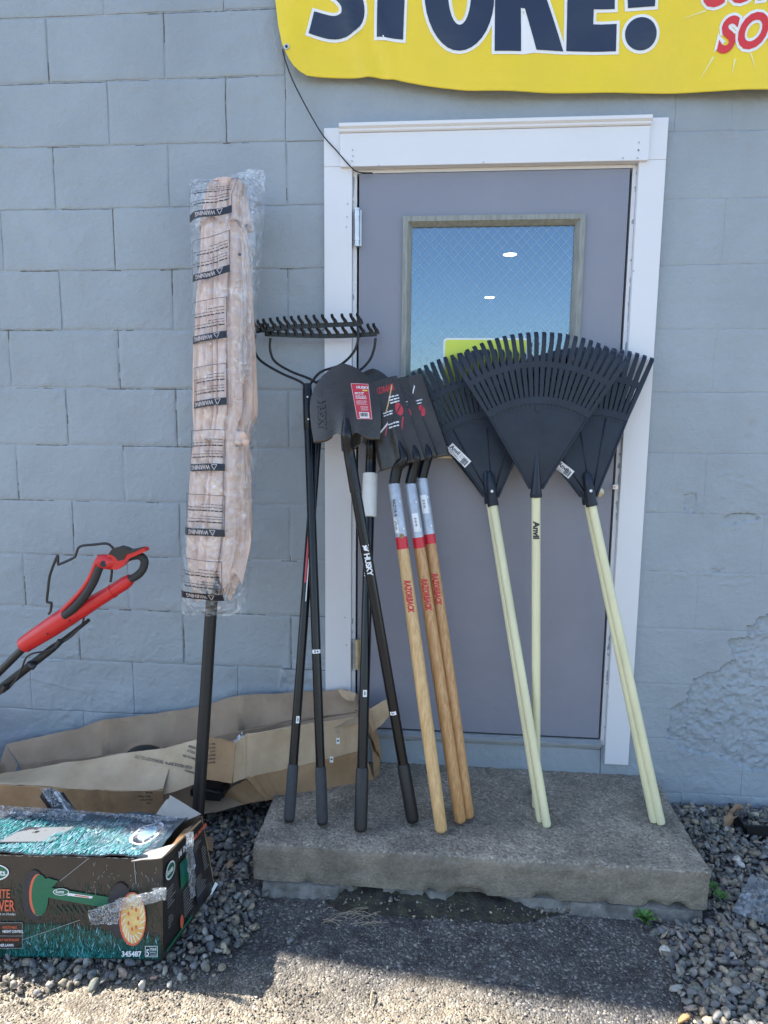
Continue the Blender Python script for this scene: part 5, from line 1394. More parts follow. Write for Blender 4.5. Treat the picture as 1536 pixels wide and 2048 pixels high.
for i in range(nu):
    t = i / (nu - 1); py = 350 + (1226 - 350) * t
    cx, hw = bag_geo(py)
    for j in range(nv):
        a = 2 * math.pi * j / nv; s = math.cos(a); side = 1 if math.sin(a) >= 0 else -1
        py2 = py
        if t < 0.03: py2 = py + (12 * math.cos(s * 2.6 + 0.7) - 9 * s + 5 * nz(s * 3, 1, 2)) * (1 - t / 0.03)
        if t > 0.96: py2 = py + (5 * nz(s * 2, 3, 2) + 3 * s * s) * (t - 0.96) / 0.04
        V.append(bag_pt(cx + hw * s * 0.999, py2 if py2 > 340 else 340, 0.0, side))
obj('bag_film', V, gridF(nu, nv, True), MAT['film'], bag, smooth=True)
# gathered film at the upper corners
def crumple(name, outline, Y, m, parent=None, nu=22, nv=16, amp=0.012, fr=9.0, seed=0, label=None):
    (a, b, c, d) = outline; V = []
    for i in range(nu):
        for j in range(nv):
            u, v = i / (nu - 1), j / (nv - 1)
            px = lerp(lerp(a[0], b[0], u), lerp(d[0], c[0], u), v); py = lerp(lerp(a[1], b[1], u), lerp(d[1], c[1], u), v)
            e = 0.35 + 0.65 * math.sin(math.pi * min(1, max(0, u))) ** 0.5
            y = (Y(px, py) if callable(Y) else Y) - amp * (abs(nz(px / fr, py / fr, seed)) * 1.6 + 0.5 * nz(px / fr * 3, py / fr * 3, seed + 4)) * e
            jx = 3.5 * nz(u * 5, v * 5, seed + 7); V.append(P(px + jx, py + 2.5 * nz(v * 5, u * 5, seed + 3), y))
    return obj(name, V, gridF(nu, nv), m, parent, smooth=True)
crumple('bag_corner', ((486, 352), (526, 341), (530, 384), (496, 400)), lambda x, y: uY(y) - 0.02, MAT['film2'], bag, seed=1)
crumple('bag_corner', ((378, 366), (398, 362), (402, 392), (383, 394)), lambda x, y: uY(y) - 0.02, MAT['film2'], bag, seed=2)
crumple('bag_crease', ((488, 380), (512, 380), (500, 760), (478, 760)), lambda x, y: bag_pt(x, y, 0.001).y, MAT['film'], bag, nu=10, nv=70, amp=0.006, fr=5.0, seed=3)
MAT['band_ink'] = mat('bag_ink', (0.012, 0.014, 0.022), 0.35); MAT['ink_grey'] = mat('bag_fine_ink', (0.10, 0.085, 0.09), 0.5); MAT['band_text'] = mat('bag_letter', (0.50, 0.43, 0.42), 0.5)
bands = [((388, 448), (480, 433)), ((396, 566), (476, 549)), ((391, 684), (470, 676)), ((395, 810), (470, 804)), ((383, 932), (467, 931)), ((374, 1056), (466, 1057)), ((371, 1180), (460, 1184))]
for bi, ((x0, y0), (x1, y1)) in enumerate(bands):
    sl = (y1 - y0) / (x1 - x0); wv = 3.0 if bi < 2 else 1.2
    def fn(px, py, lift, x0=x0, y0=y0, sl=sl, wv=wv, bi=bi):
        return bag_pt(px, py + (px - x0) * sl + wv * math.sin(px / 17.0 + bi), 0.0016 + lift)
    pr = PixPrint(fn); w = x1 - x0
    pr.rect(x0, -(y0 + 7), x1, -(y0 - 7), 'band_ink', 0.0)
    top = y0 - 72
    pr.line(x0, -top, x1, -top, 1.1, 'ink_grey', 0.0005); pr.line(x0, -top, x0, -(y0 - 7), 1.1, 'ink_grey', 0.0005); pr.line(x1, -top, x1, -(y0 - 7), 1.1, 'ink_grey', 0.0005)
    r = random.Random(bi)
    for g, yy in enumerate((y0 - 20, y0 - 26, y0 - 31, y0 - 42, y0 - 48, y0 - 54)):
        bold = g in (0, 3); e = x0 + 4 + (0 if not bold and g % 3 else w * 0.1) + (w * 0.45 if g in (2, 5) else 0); x = x1 - 4
        while x > e:
            l = r.uniform(4, 11); pr.line(max(e, x - l), -yy, x, -yy, 2.3 if bold else 1.3, 'band_ink' if bold else 'ink_grey', 0.0007); x -= l + 1.6
    # WARNING, printed upside down
    VF = textVF('WARNING', 11.5, 0.30, 'LEFT', spacing=0.95, widen=0.80); X0 = x0 + w * 0.66
    pr._m('band_text').add([pr.f(X0 - a, -(y0 + 4.7) - (b - 9.4) * 1.0 - 9.4 + 9.4 - 0.0 if False else -(y0 - 4.2) - b, 0.0014) for a, b in VF[0]], VF[1])
    for q0, q1 in (((X0 + 3, y0 - 5), (X0 + 14, y0 - 5)), ((X0 + 3, y0 - 5), (X0 + 8.5, y0 + 5)), ((X0 + 14, y0 - 5), (X0 + 8.5, y0 + 5))): pr.line(q0[0], -q0[1], q1[0], -q1[1], 1.2, 'band_text', 0.0014)
    pr.done('warning_print', bag)

# ================================================================== CARDBOARD CARTON
carton = thing('cardboard_carton', 'long torn open brown cardboard carton lying along the foot of the wall', 'cardboard box', P(400, 1600, -0.25))
def sheet(name, A, B, m, parent, nu=60, nv=8, amp=0.004, th=0.0035, seed=0, sag=0.0, fr=9.0):
    PA = [P(*a) for a in A]; PB = [P(*b) for b in B]; rr_ = random.Random(seed); creases = [rr_.uniform(0.05, 0.95) for _ in range(5)]
    def at(L, t):
        t = t * (len(L) - 1); i = min(int(t), len(L) - 2); return L[i].lerp(L[i + 1], t - i)
    V = []
    for i in range(nu):
        a = at(PA, i / (nu - 1)); b = at(PB, i / (nu - 1))
        for j in range(nv):
            v = j / (nv - 1); q = a.lerp(b, v)
            cr = sum(0.0045 * max(0, 1 - abs(i / (nu - 1) - c_) * 38) for c_ in creases)
            q = q + Vector((0, cr * (1 if v < 0.9 else 0.4) - 0.5 * amp * abs(nz(q.x * 16, q.z * 26, seed + 9)), 0))
            q = q + Vector((0, -amp * nz(q.x * fr, q.z * fr, seed) - 0.3 * amp * nz(q.x * fr * 5, q.z * fr * 5, seed + 2) - sag * math.sin(math.pi * v), amp * 0.7 * nz(q.x * fr, 3, seed + 5)))
            V.append(q)
    V, F = plate(V, nu, nv, Vector((0, th * 0.9, th * 0.45)))
    return obj(name, V, F, m, parent, smooth=True)
bt = [(12, 1490, -.06), (60, 1478, -.055), (120, 1466, -.05), (160, 1458, -.055), (200, 1442, -.04), (215, 1440, -.075), (300, 1430, -.05), (372, 1420, -.035), (475, 1392, -.045), (482, 1391, -.065), (560, 1388, -.04), (640, 1382, -.035), (690, 1380, -.045), (716, 1392, -.06)]
bb = [(38, 1526, -.12), (80, 1522, -.12), (150, 1516, -.12), (175, 1514, -.12), (205, 1510, -.13), (222, 1509, -.11), (300, 1498, -.12), (372, 1488, -.11), (475, 1462, -.12), (490, 1460, -.10), (560, 1445, -.11), (640, 1432, -.11), (690, 1426, -.11), (716, 1420, -.11)]
sheet('back_flap', bt, bb, MAT['card_in'], carton, nu=110, seed=1, amp=0.005)
bc = [(30, 1560, -.15), (300, 1560, -.15), (475, 1545, -.14), (716, 1490, -.11)]
sheet('back_wall', [(38, 1528, -.122), (205, 1512, -.132), (300, 1500, -.122), (475, 1464, -.122), (560, 1447, -.112), (716, 1422, -.112)], [(60, 1570, -.15), (205, 1562, -.15), (300, 1560, -.15), (475, 1530, -.14), (560, 1520, -.13), (716, 1485, -.11)], MAT['card_in'], carton, seed=2)
sheet('inner_flap', [(372, 1498, -.14), (430, 1492, -.15), (500, 1474, -.15), (600, 1446, -.14), (716, 1426, -.12)], [(372, 1520, -.24), (430, 1512, -.24), (500, 1502, -.23), (600, 1470, -.19), (716, 1445, -.15)], MAT['card_in'], carton, seed=3, amp=0.006)
# front, left length: paler upper flap and the darker face under it
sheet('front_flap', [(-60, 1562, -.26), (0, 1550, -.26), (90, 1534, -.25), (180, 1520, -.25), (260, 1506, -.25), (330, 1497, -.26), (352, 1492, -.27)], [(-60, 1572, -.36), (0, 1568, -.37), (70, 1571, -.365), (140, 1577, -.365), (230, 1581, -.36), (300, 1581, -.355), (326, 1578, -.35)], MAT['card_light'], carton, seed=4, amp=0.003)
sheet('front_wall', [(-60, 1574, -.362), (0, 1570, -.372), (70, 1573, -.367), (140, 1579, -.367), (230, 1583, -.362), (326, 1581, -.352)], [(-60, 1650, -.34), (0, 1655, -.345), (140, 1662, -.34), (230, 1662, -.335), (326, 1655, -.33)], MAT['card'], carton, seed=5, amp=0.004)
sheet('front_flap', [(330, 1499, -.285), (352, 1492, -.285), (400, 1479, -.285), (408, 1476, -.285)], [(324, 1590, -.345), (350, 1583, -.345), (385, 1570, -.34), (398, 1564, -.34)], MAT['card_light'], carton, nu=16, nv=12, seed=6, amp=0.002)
sheet('taped_flap', [(411, 1474, -.30), (440, 1479, -.30), (471, 1487, -.30)], [(405, 1558, -.335), (435, 1562, -.335), (464, 1567, -.33)], MAT['card'], carton, nu=14, nv=12, seed=7, amp=0.0015)
# front, right length on the step
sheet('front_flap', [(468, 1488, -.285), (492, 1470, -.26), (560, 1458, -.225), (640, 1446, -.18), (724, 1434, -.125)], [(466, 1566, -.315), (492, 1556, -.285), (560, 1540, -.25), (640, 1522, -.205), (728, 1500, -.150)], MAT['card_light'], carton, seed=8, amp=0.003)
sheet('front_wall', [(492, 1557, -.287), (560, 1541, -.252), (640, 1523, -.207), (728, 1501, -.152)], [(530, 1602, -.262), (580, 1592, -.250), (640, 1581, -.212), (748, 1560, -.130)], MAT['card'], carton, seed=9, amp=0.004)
sheet('bottom_panel', [(405, 1600, -.20), (440, 1590, -.22), (492, 1560, -.284)], [(412, 1628, -.235), (470, 1612, -.235), (530, 1600, -.262)], MAT['card'], carton, nu=20, seed=10, amp=0.003)
sheet('floor_panel', [(40, 1575, -.16), (300, 1565, -.16), (475, 1540, -.15), (720, 1495, -.12)], [(0, 1650, -.34), (300, 1655, -.33), (475, 1612, -.25), (745, 1560, -.135)], MAT['card_in'], carton, seed=11)
sheet('end_wall', [(716, 1392, -.06), (722, 1405, -.09), (728, 1436, -.125), (742, 1470, -.14), (752, 1500, -.14)], [(738, 1410, -.035), (742, 1430, -.05), (752, 1455, -.06), (760, 1490, -.07), (764, 1520, -.08)], MAT['card'], carton, nu=20, nv=8, seed=12, amp=0.010, fr=22)
sheet('end_wall', [(730, 1436, -.127), (738, 1470, -.140), (745, 1510, -.145), (748, 1560, -.132)], [(740, 1450, -.085), (752, 1490, -.085), (761, 1520, -.085), (757, 1558, -.085)], MAT['card'], carton, nu=18, nv=8, seed=13, amp=0.008, fr=22)
sheet('end_flap', [(733, 1424, -.10), (755, 1410, -.10), (776, 1398, -.10)], [(740, 1468, -.10), (765, 1448, -.10), (781, 1428, -.10)], MAT['card_light'], carton, nu=14, nv=8, seed=14, amp=0.003)
sheet('torn_corner', [(675, 1378, -.05), (690, 1383, -.085), (712, 1388, -.10)], [(684, 1394, -.09), (696, 1402, -.12), (708, 1402, -.12)], MAT['card_light'], carton, nu=8, nv=6, seed=15, amp=0.004)
sheet('left_end', [(12, 1492, -.06), (0, 1530, -.14), (-12, 1560, -.26)], [(36, 1530, -.12), (20, 1560, -.18), (0, 1600, -.30)], MAT['card_in'], carton, nu=14, seed=16, amp=0.006)
# print on the carton (upside down, as it lies)
def cardface(Y0):
    return lambda px, py, lift: P(px, py, Y0(px, py) - 0.0055 - lift)
def upside(pr, body, x, y, size, ang=0.0, m='black_print', w=0.9):
    VF = textVF(body, size, 0.02 * size, widen=w); c, s = math.cos(ang), math.sin(ang)
    pr._m(m).add([pr.f(x - (a * c - b * s), -y - (b * c + a * s), 0.0006) for a, b in VF[0]], VF[1])
pr = PixPrint(cardface(lambda x, y: lerp(-.26, -.357, min(1, max(0, (y - lerp(1520, 1492, (x - 180) / 170)) / 78)))))
upside(pr, 'ROBO RESCUE DIGITAL TECHNOLOGY CO., LTD', 384, 1533, 8.5, -0.20, w=0.62)
pr.done('carton_print', carton)
pr = PixPrint(cardface(lambda x, y: lerp(-.285, -.345, min(1, max(0, (y - 1490) / 90)))))
upside(pr, 'Automatische', 396, 1547, 7, -0.30, w=0.7); upside(pr, 'Street, Kingston City, CHINA', 400, 1520, 7, -0.34, w=0.42); upside(pr, 'Date: 2023.10', 402, 1508, 7, -0.34, w=0.7); upside(pr, '81000584', 396, 1496, 7, -0.34, w=0.7)
q = pr.done('carton_print', carton)
pr = PixPrint(cardface(lambda x, y: lerp(-.30, -.335, min(1, max(0, (y - 1478) / 80)))))
for k, b in enumerate(('Made in China', 'Batch Code', 'Item No', 'Manufacture', 'Manufacturer', 'Manufactured')):
    x = 414; pr_y = 1488 + k * 7.4; upside(pr, b, x + 16, pr_y - 2, 5.6, 0.12, w=0.55)
pr.done('carton_print', carton)
pr = PixPrint(cardface(lambda x, y: lerp(-.362, -.335, min(1, max(0, (y - 1581) / 75)))))
for k, b in enumerate(('Manag:', 'Batch Dated', 'Name/Color', 'Item')): upside(pr, b, 305 - (k % 2) * 4, 1584 + k * 7, 5.5, 0.02, w=0.9)
pr.done('carton_print', carton)
pr = PixPrint(cardface(lambda x, y: -.208 + (640 - x) * .0006))
for (x, y), mm in (((676, 1482), 0.010), ((663, 1519), 0.008)):
    Yk = -.19 if y < 1500 else -.205
    q = PixPrint(lambda px, py, lift, Yk=Yk: P(px, py, Yk - 0.012 - lift)); q.rect(x - 3.5, -(y + 6), x + 3.5, -(y - 6), 'white', 0.0); q.rect(x - 2, -(y + 1), x + 2, -(y - 2), 'black_print', 0.0006); q.done('price_sticker', carton)
q = PixPrint(lambda px, py, lift: P(px, py, -.185 - 0.008 - lift))
for a in range(4): q.line(676 - 8 * math.cos(a * .785), -(1464 - 8 * math.sin(a * .785)), 676 + 8 * math.cos(a * .785), -(1464 + 8 * math.sin(a * .785)), 0.7, 'card_in', 0.0)
q.done('carton_mark', carton)
# things inside the carton
t = thing('plastic_cover', 'black rounded plastic piece lying inside the open carton', 'plastic part', P(290, 1505, -.2))
c = P(290, 1506, -.19); V = [c + Vector((x * 0.062, y * 0.045, z * 0.024)) for x, y, z in [(a * (1 - 0.0 * c_), b, c_) for a, b, c_ in IV2.tolist()]]
obj('shell', V, IF2.tolist(), MAT['plastic_black'], t, smooth=True); tube('rim', [c + Vector((0.064 * math.cos(a), 0.047 * math.sin(a), -0.002)) for a in np.linspace(0, 2 * math.pi, 26)], 0.003, MAT['plastic_black'], t, 6, cap=False)
o = crumple('white_wrapper', ((466, 1482), (484, 1464), (489, 1476), (474, 1494)), -.20, MAT['white'], None, 10, 8, 0.01, 7.0, 5); tag(o, 'small white crumpled wrapper poking out of the carton', 'wrapper')
t = thing('black_pouch', 'black padded piece under the torn middle of the carton', 'plastic part', P(420, 1590, -.26))
c = P(415, 1583, -.265)
V, F = boxVF(c.x - 0.055, c.x + 0.06, -.29, -.20, c.z - 0.025, c.z + 0.02); bm = bmesh.new(); vs = [bm.verts.new(v) for v in V]
for f in F: bm.faces.new([vs[i] for i in f])
bmesh.ops.bevel(bm, geom=list(bm.edges), offset=0.012, segments=3, affect='EDGES'); obj('padding', *bmVF(bm), MAT['plastic_black'], t, smooth=True)
tube('strap', smoothline([c + Vector((-0.04, -0.028, 0.012)), c + Vector((0, -0.03, 0.024)), c + Vector((0.045, -0.028, 0.014))], 5), 0.004, MAT['mower_black'], t, 8)

# ================================================================== PUSH MOWER (handle in view)
mow = thing('electric_mower', 'red and black electric lawn mower handle with wire bail at the left', 'lawn mower', (-0.75, -0.33, 0.0))
YM = -0.33
def MP(x, y, dy=0.0): return P(x, y, YM + dy)
def path(L, dy=0.0, n=5): return smoothline([MP(*a, dy) for a in L], n)
def rad(L, n, tot): return [float(np.interp(i / (tot - 1), np.linspace(0, 1, len(L)), L)) for i in range(tot)]
p_ = path([(46, 1292), (60, 1282), (100, 1256), (138, 1231), (158, 1220)]); tube('handle_housing', p_, [0.022, 0.026, 0.0275] + rad([0.0275, 0.030, 0.033, 0.033, 0.026], 0, len(p_) - 3), MAT['mower_red'], mow, 22)
p_ = path([(118, 1246), (160, 1220), (190, 1203), (225, 1182), (250, 1166), (262, 1157)], 0.004); tube('handle_housing', p_, rad([0.024, 0.029, 0.024, 0.021, 0.0215, 0.016], 0, len(p_)), MAT['mower_red'], mow, 22)
tube('seam_ring', path([(222, 1184), (227, 1181)], 0.003, 2), 0.0225, MAT['mower_red'], mow, 20)
for x, y in ((95, 1268), (58, 1300), (139, 1241)): q = MP(x, y, -0.031); tube('screw_hole', [q, q - Vector((0, 0.002, 0))], 0.0028, MAT['gap'], mow, 8)
p_ = path([(128, 1232), (146, 1218), (168, 1194), (186, 1166), (197, 1140), (206, 1122)], -0.028); tube('grip', p_, rad([0.0125, 0.0135, 0.0135, 0.013, 0.0125, 0.012], 0, len(p_)), MAT['rubber'], mow, 16)
p_ = path([(124, 1222), (140, 1206), (164, 1180), (182, 1152), (192, 1128), (200, 1112)], -0.020); tube('grip_edge', p_, 0.0085, MAT['mower_red'], mow, 12)
c = MP(214, 1124, -0.022); tube('switch_collar', [c + Vector((-0.022, 0.005, 0.003)), c + Vector((-0.018, 0, 0.002)), c + Vector((0.012, 0, -0.001)), c + Vector((0.017, 0.005, -0.002))], [0.018, 0.0235, 0.0235, 0.019], MAT['mower_red'], mow, 22)
tube('collar_hole', [MP(207, 1128, -0.048), MP(207, 1128, -0.040)], 0.010, MAT['rubber'], mow, 16)
V, F = prism([MP(x, y, -0.034) for x, y in ((214, 1112), (222, 1100), (238, 1095), (248, 1098), (256, 1103), (288, 1096), (291, 1103), (256, 1118), (246, 1132), (234, 1140), (222, 1138), (226, 1126))], (0, 0.030, 0)); obj('switch_lever', V, F, MAT['mower_red'], mow)
V, F = prism([MP(x, y, -0.038) for x, y in ((217, 1108), (224, 1098), (238, 1094), (249, 1097), (258, 1101), (284, 1096), (270, 1104), (252, 1109), (247, 1119), (236, 1122), (229, 1113))], (0, 0.030, 0)); obj('switch_cover', V, F, MAT['mower_black'], mow)
p_ = path([(248, 1120), (262, 1113), (280, 1112), (289, 1122), (286, 1138), (276, 1150), (262, 1158)], -0.006); tube('handle_loop', p_, 0.0125, MAT['rubber'], mow, 16)
tube('bail_wire', path([(97, 1228), (101, 1222), (103, 1208), (101, 1205), (94, 1203), (96, 1180), (100, 1150), (112, 1118), (116, 1112), (116, 1127), (120, 1128), (148, 1115), (152, 1108), (160, 1093), (190, 1089), (212, 1087), (222, 1092), (228, 1099)], -0.02, 4), 0.0041, MAT['mower_black'], mow, 8)
tube('bail_wire', path([(224, 1138), (223, 1150), (221, 1164)], -0.02, 3), 0.0041, MAT['mower_black'], mow, 8)
a0, a1 = MP(46, 1297), MP(0, 1343); dd = (a1 - a0).normalized(); e0 = a0 + dd * ((a0.z - 0.24) / -dd.z)
tube('arm_tube', [a0, e0], 0.0125, MAT['mower_black'], mow, 16)
b0, b1 = MP(178, 1240, 0.03), MP(0, 1378, 0.03); dd2 = (b1 - b0).normalized(); e1 = b0 + dd2 * ((b0.z - 0.24) / -dd2.z)
tube('arm_tube', [b0, lerp(b0, b1, 0.3), lerp(b0, b1, 0.4), b1, e1], [0.006, 0.008, 0.013, 0.0145, 0.0145], MAT['mower_black'], mow, 16)
tube('cable', path([(168, 1236), (163, 1250), (146, 1270), (125, 1285), (108, 1296), (92, 1302), (66, 1307), (52, 1316), (44, 1336), (34, 1356), (18, 1376), (0, 1388), (-40, 1420)], 0.0), 0.0032, MAT['mower_black'], mow, 8)
for x, y in ((122, 1284), (14, 1374)): q = MP(x, y, 0.01); tube('cable_clip', [q + Vector((-0.006, -0.014, -0.008)), q + Vector((0.006, -0.014, 0.010))], 0.009, MAT['mower_black'], mow, 10)
tube('clamp_knob', [MP(58, 1326, 0.012), MP(66, 1334, 0.002), MP(64, 1338, -0.004)], [0.010, 0.011, 0.006], MAT['mower_black'], mow, 10)
# deck and wheels stand outside the picture
dx = (e0.x + e1.x) / 2; box('deck', dx - 0.34, dx + 0.06, -0.55, -0.12, 0.075, 0.22, MAT['mower_red'], mow, 0.03)
box('motor_cover', dx - 0.24, dx - 0.04, -0.44, -0.22, 0.22, 0.30, MAT['mower_black'], mow, 0.03)
for wx in (dx - 0.28, dx):
    for wy in (-0.58, -0.11):
        w_ = tube('wheel', [Vector((wx, wy - 0.02, 0.095)), Vector((wx, wy + 0.02, 0.095))], 0.085, MAT['rubber'], mow, 24); tube('hub', [Vector((wx, wy - 0.022, 0.095)), Vector((wx, wy + 0.022, 0.095))], 0.04, MAT['mower_red'], w_, 16)

# ================================================================== PRINTED MOWER BOX
pbx = thing('printed_box', 'battered black retail box printed with a green reel mower on grass, left of the step', 'box', P(200, 1915, -.83))
FBR, FTR = P(326, 1921, -.835), P(325, 1719, -.822); FBL, FTL = P(0, 1912, -.855), P(0, 1708, -.842)
ext = 0.30; FBL = FBL + (FBL - FBR) * ext; FTL = FTL + (FTL - FTR) * ext
FBR.z = max(FBR.z, 0.012); BBR = P(430, 1775, -.560); BTR = P(404, 1632, -.570)
wv = (FBL - FBR); BBL = BBR + wv; BTL = BTR + wv
MAT['box_ink'] = mat('box_print_black', (0.028, 0.024, 0.022), 0.32, var=0.2, vscale=9, bumps=[(11, 0.004), (60, 0.001)], coat=0.15)
MAT['g1'] = mat('print_teal', (0.012, 0.13, 0.12), 0.30); MAT['g2'] = mat('print_cyan', (0.045, 0.27, 0.27), 0.30); MAT['g3'] = mat('print_deep_green', (0.012, 0.055, 0.042), 0.30); MAT['g4'] = mat('print_pale_cyan', (0.26, 0.43, 0.52), 0.25)
MAT['p_dim'] = mat('print_dim_grey', (0.16, 0.17, 0.18), 0.4); MAT['p_green'] = mat('print_green', (0.01, 0.13, 0.07), 0.3); MAT['p_orange'] = mat('print_orange', (0.62, 0.13, 0.07), 0.35); MAT['p_disc'] = mat('print_yellow', (0.62, 0.36, 0.10), 0.35, col2=(0.78, 0.62, 0.28), vscale=22); MAT['p_tyre'] = mat('print_tyre', (0.025, 0.028, 0.04), 0.4); MAT['p_grey'] = mat('print_grey', (0.30, 0.30, 0.30), 0.4)
def quad_sheet(name, a, b, c, d, m, nu=40, nv=24, amp=0.0015, seed=0, th=None, sag=0.0, fr=8.0):
    n = (b - a).cross(d - a).normalized(); V = []
    for i in range(nu):
        for j in range(nv):
            u, v = i / (nu - 1), j / (nv - 1); q = a.lerp(b, u).lerp(d.lerp(c, u), v)
            e = min(1, 8 * min(u, 1 - u), 8 * min(v, 1 - v)) if not sag else 1
            V.append(q + n * (amp * nz(q.x * fr, q.y * fr + q.z * fr, seed) * e - sag * math.sin(math.pi * u) * math.sin(math.pi * v)))
    V, F = plate(V, nu, nv, -n * (th or 0.003)); return obj(name, V, F, m, pbx, smooth=True), n
front, nF = quad_sheet('front_panel', FBL, FBR, FTR, FTL, MAT['box_ink'], amp=0.0)
side, nS = quad_sheet('side_panel', FBR + Vector((0.0005, 0.003, 0)), BBR, BTR, FTR + Vector((0.0005, 0.003, -0.001)), MAT['box_ink'], 24, 20, amp=0.004, seed=2)
quad_sheet('back_panel', BBR, BBL, BTL, BTR, MAT['card'], 10, 6)
quad_sheet('left_panel', BBL, FBL, FTL, BTL, MAT['card'], 6, 6)
def front_pt(px, py, lift):
    Y = lerp(-.855, -.835, px / 326.0) + lerp(0.0, 0.013, (1917 - py) / 203.0); return P(px, py, Y - 0.0012 - lift)
pr = PixPrint(front_pt)
r = random.Random(4)
pr.poly([(-90, -1912), (-90, -1856), (40, -1848), (120, -1850), (220, -1872), (322, -1884), (322, -1919)], 'g3', 0.0)
def blade_tri(x, y, h, lean, w, m, lift): pr.poly([(x - w, -y), (x + w, -y), (x + lean, -(y - h))], m, lift)
for k in range(2600):
    x = r.uniform(-80, 318); f = r.random(); topy = 1852 + max(0, (x - 120)) * 0.13; y = topy + (1916 + x * 0.012 - topy) * (f ** 0.8)
    if y > 1912 + x * 0.018: y = 1912 + x * 0.018
    mid = math.exp(-((x - 130) / 95) ** 2) * (0.3 + f); c = r.random()
    m = 'g2' if c < 0.35 * mid else ('g1' if c < 0.35 + 0.4 * mid else 'g3')
    if c > 0.97: m = 'g4'
    blade_tri(x, y, r.uniform(7, 17), r.uniform(-7, 7), r.uniform(0.5, 1.2), m, 0.0002 + 0.0009 * (k / 2600))
for k in range(500):
    x = r.uniform(-80, 322); y = r.uniform(1770, 1860); blade_tri(x, y, r.uniform(6, 14), r.uniform(-6, 6), 0.8, 'g3', 0.0001 + 0.0001 * (k % 5))
# the mower picture
pr.disc(68, -1790, 24, 50, 'p_tyre', 0.0014); pr.disc(76, -1790, 18, 42, 'p_orange', 0.0016); pr.disc(80, -1790, 17, 41, 'p_green', 0.0018); pr.poly([(70, -1765), (96, -1756), (116, -1762), (96, -1784), (84, -1832), (70, -1830)], 'p_green', 0.0020)
pr.line(120, -1762, 178, -1716, 1.2, 'p_grey', 0.0018); pr.line(268, -1722, 272, -1768, 1.2, 'p_grey', 0.0018); pr.line(44, -1880, 160, -1840, 1.0, 'p_grey', 0.0018)
pr.poly([(92, -1774), (228, -1796), (232, -1816), (190, -1812), (90, -1794)], 'p_green', 0.0021)
for k in range(9): pr.line(110 + k * 11, -1812, 122 + k * 11, -1826 - k, 2.2, 'g3', 0.0019)
pr.disc(122, -1784, 16, 7, 'white_print', 0.0024); pr.disc(122, -1784, 14.5, 5.8, 'p_green', 0.0027); pr.text('Scotts', 8.5, 111, -1786.5, 'white_print', 0.0030, offset=0.2, widen=0.8)
pr.poly([(137, -1786), (186, -1793), (183, -1797), (134, -1791)], 'white_print', 0.0024); pr.poly([(150, -1789.5), (178, -1793.5), (177, -1795.5), (149, -1791.5)], 'p_orange', 0.0027)
pr.disc(240, -1822, 26, 56, 'p_tyre', 0.0023)
for k in range(26):
    a = k / 26 * 2 * math.pi; pr.line(240 + 21 * math.cos(a), -1822 + 50 * math.sin(a), 240 + 27 * math.cos(a + .12), -1822 + 57 * math.sin(a + .12), 2.0, 'box_ink', 0.0026)
pr.disc(265, -1838, 27, 54, 'p_orange', 0.0028); pr.disc(266, -1837, 24, 50, 'p_disc', 0.0031)
for k in range(20):
    a = k / 20 * 2 * math.pi; pr.line(266 + 15 * math.cos(a), -1837 + 34 * math.sin(a), 266 + 24 * math.cos(a + .25), -1837 + 50 * math.sin(a + .25), 1.6, 'white_print', 0.0034)
for k in range(7):
    a = k / 7 * 2 * math.pi; pr.disc(266 + 10 * math.cos(a), -1837 + 22 * math.sin(a), 2.2, 4.4, 'p_orange', 0.0034, 10)
# lettering
pr.disc(-14, -1745, 32, 17, 'white_print', 0.0006); pr.disc(-14, -1745, 29, 14.5, 'p_green', 0.0009); pr.text('Scotts.', 17, 14, -1751, 'white_print', 0.0012, offset=0.4, align='RIGHT', widen=0.9)
pr.text('ELITE', 25, 20, -1796, 'p_orange', 0.0012, align='RIGHT', offset=0.3, widen=0.62); pr.text('MOWER', 31, 29, -1822, 'p_orange', 0.0012, align='RIGHT', offset=0.5, widen=0.60)
pr.text('40.6 cm (16-pulg.)', 6.5, 31, -1830, 'white_print', 0.0012, align='RIGHT', widen=0.8)
pr.rect(-70, -1897, 45, -1845, 'box_ink', 0.0016, 60); pr.frame(-70, -1897, 45, -1845, 0.9, 'p_grey', 0.0019); pr.line(-70, -1872, 45, -1872, 0.9, 'p_grey', 0.0020)
pr.text('ADJUSTABLE', 7, 5, -1857, 'p_orange', 0.0022, offset=0.15, widen=0.72); pr.text('HEIGHT CONTROL', 7.5, 5, -1865.5, 'white_print', 0.0022, offset=0.2, widen=0.64)
pr.text('HEAT TREATED BLADES', 6.5, 38, -1882, 'p_orange', 0.0022, align='RIGHT', offset=0.15, widen=0.60); pr.text('FOR CLEANER LAWN', 7.5, 27, -1893, 'white_print', 0.0022, align='RIGHT', offset=0.2, widen=0.74)
pr.text('345487', 15, 243, -1913, 'white_print', 0.0040, offset=0.5, widen=0.88)
pr.frame(290, -1914, 315, -1892, 1.0, 'white_print', 0.0040); pr.text('5', 19, 292, -1912, 'white_print', 0.0040, offset=0.3, widen=0.7); pr.text('YEAR', 7.5, 300, -1901, 'white_print', 0.0040, offset=0.1, widen=0.7); pr.text('LIMITED', 4.2, 300, -1906.5, 'white_print', 0.0040, widen=0.8); pr.text('WARRANTY', 3.8, 300, -1911.5, 'white_print', 0.0040, widen=0.66)
for k in range(46):
    x = r.uniform(170, 322); y = r.uniform(1724, 1790); pr.line(x, -y, x + r.uniform(-4, 4), -y - r.uniform(2, 8), 0.6, 'p_grey', 0.0012)
for k in range(30):
    x = r.uniform(-60, 322); pr.line(x, -(1719 + x * 0.022 - 8), x + r.uniform(3, 12), -(1719 + x * 0.022 - 8 + r.uniform(-1, 1)), r.uniform(0.6, 1.5), 'card_grey', 0.0012)
pr.done('front_print', pbx)
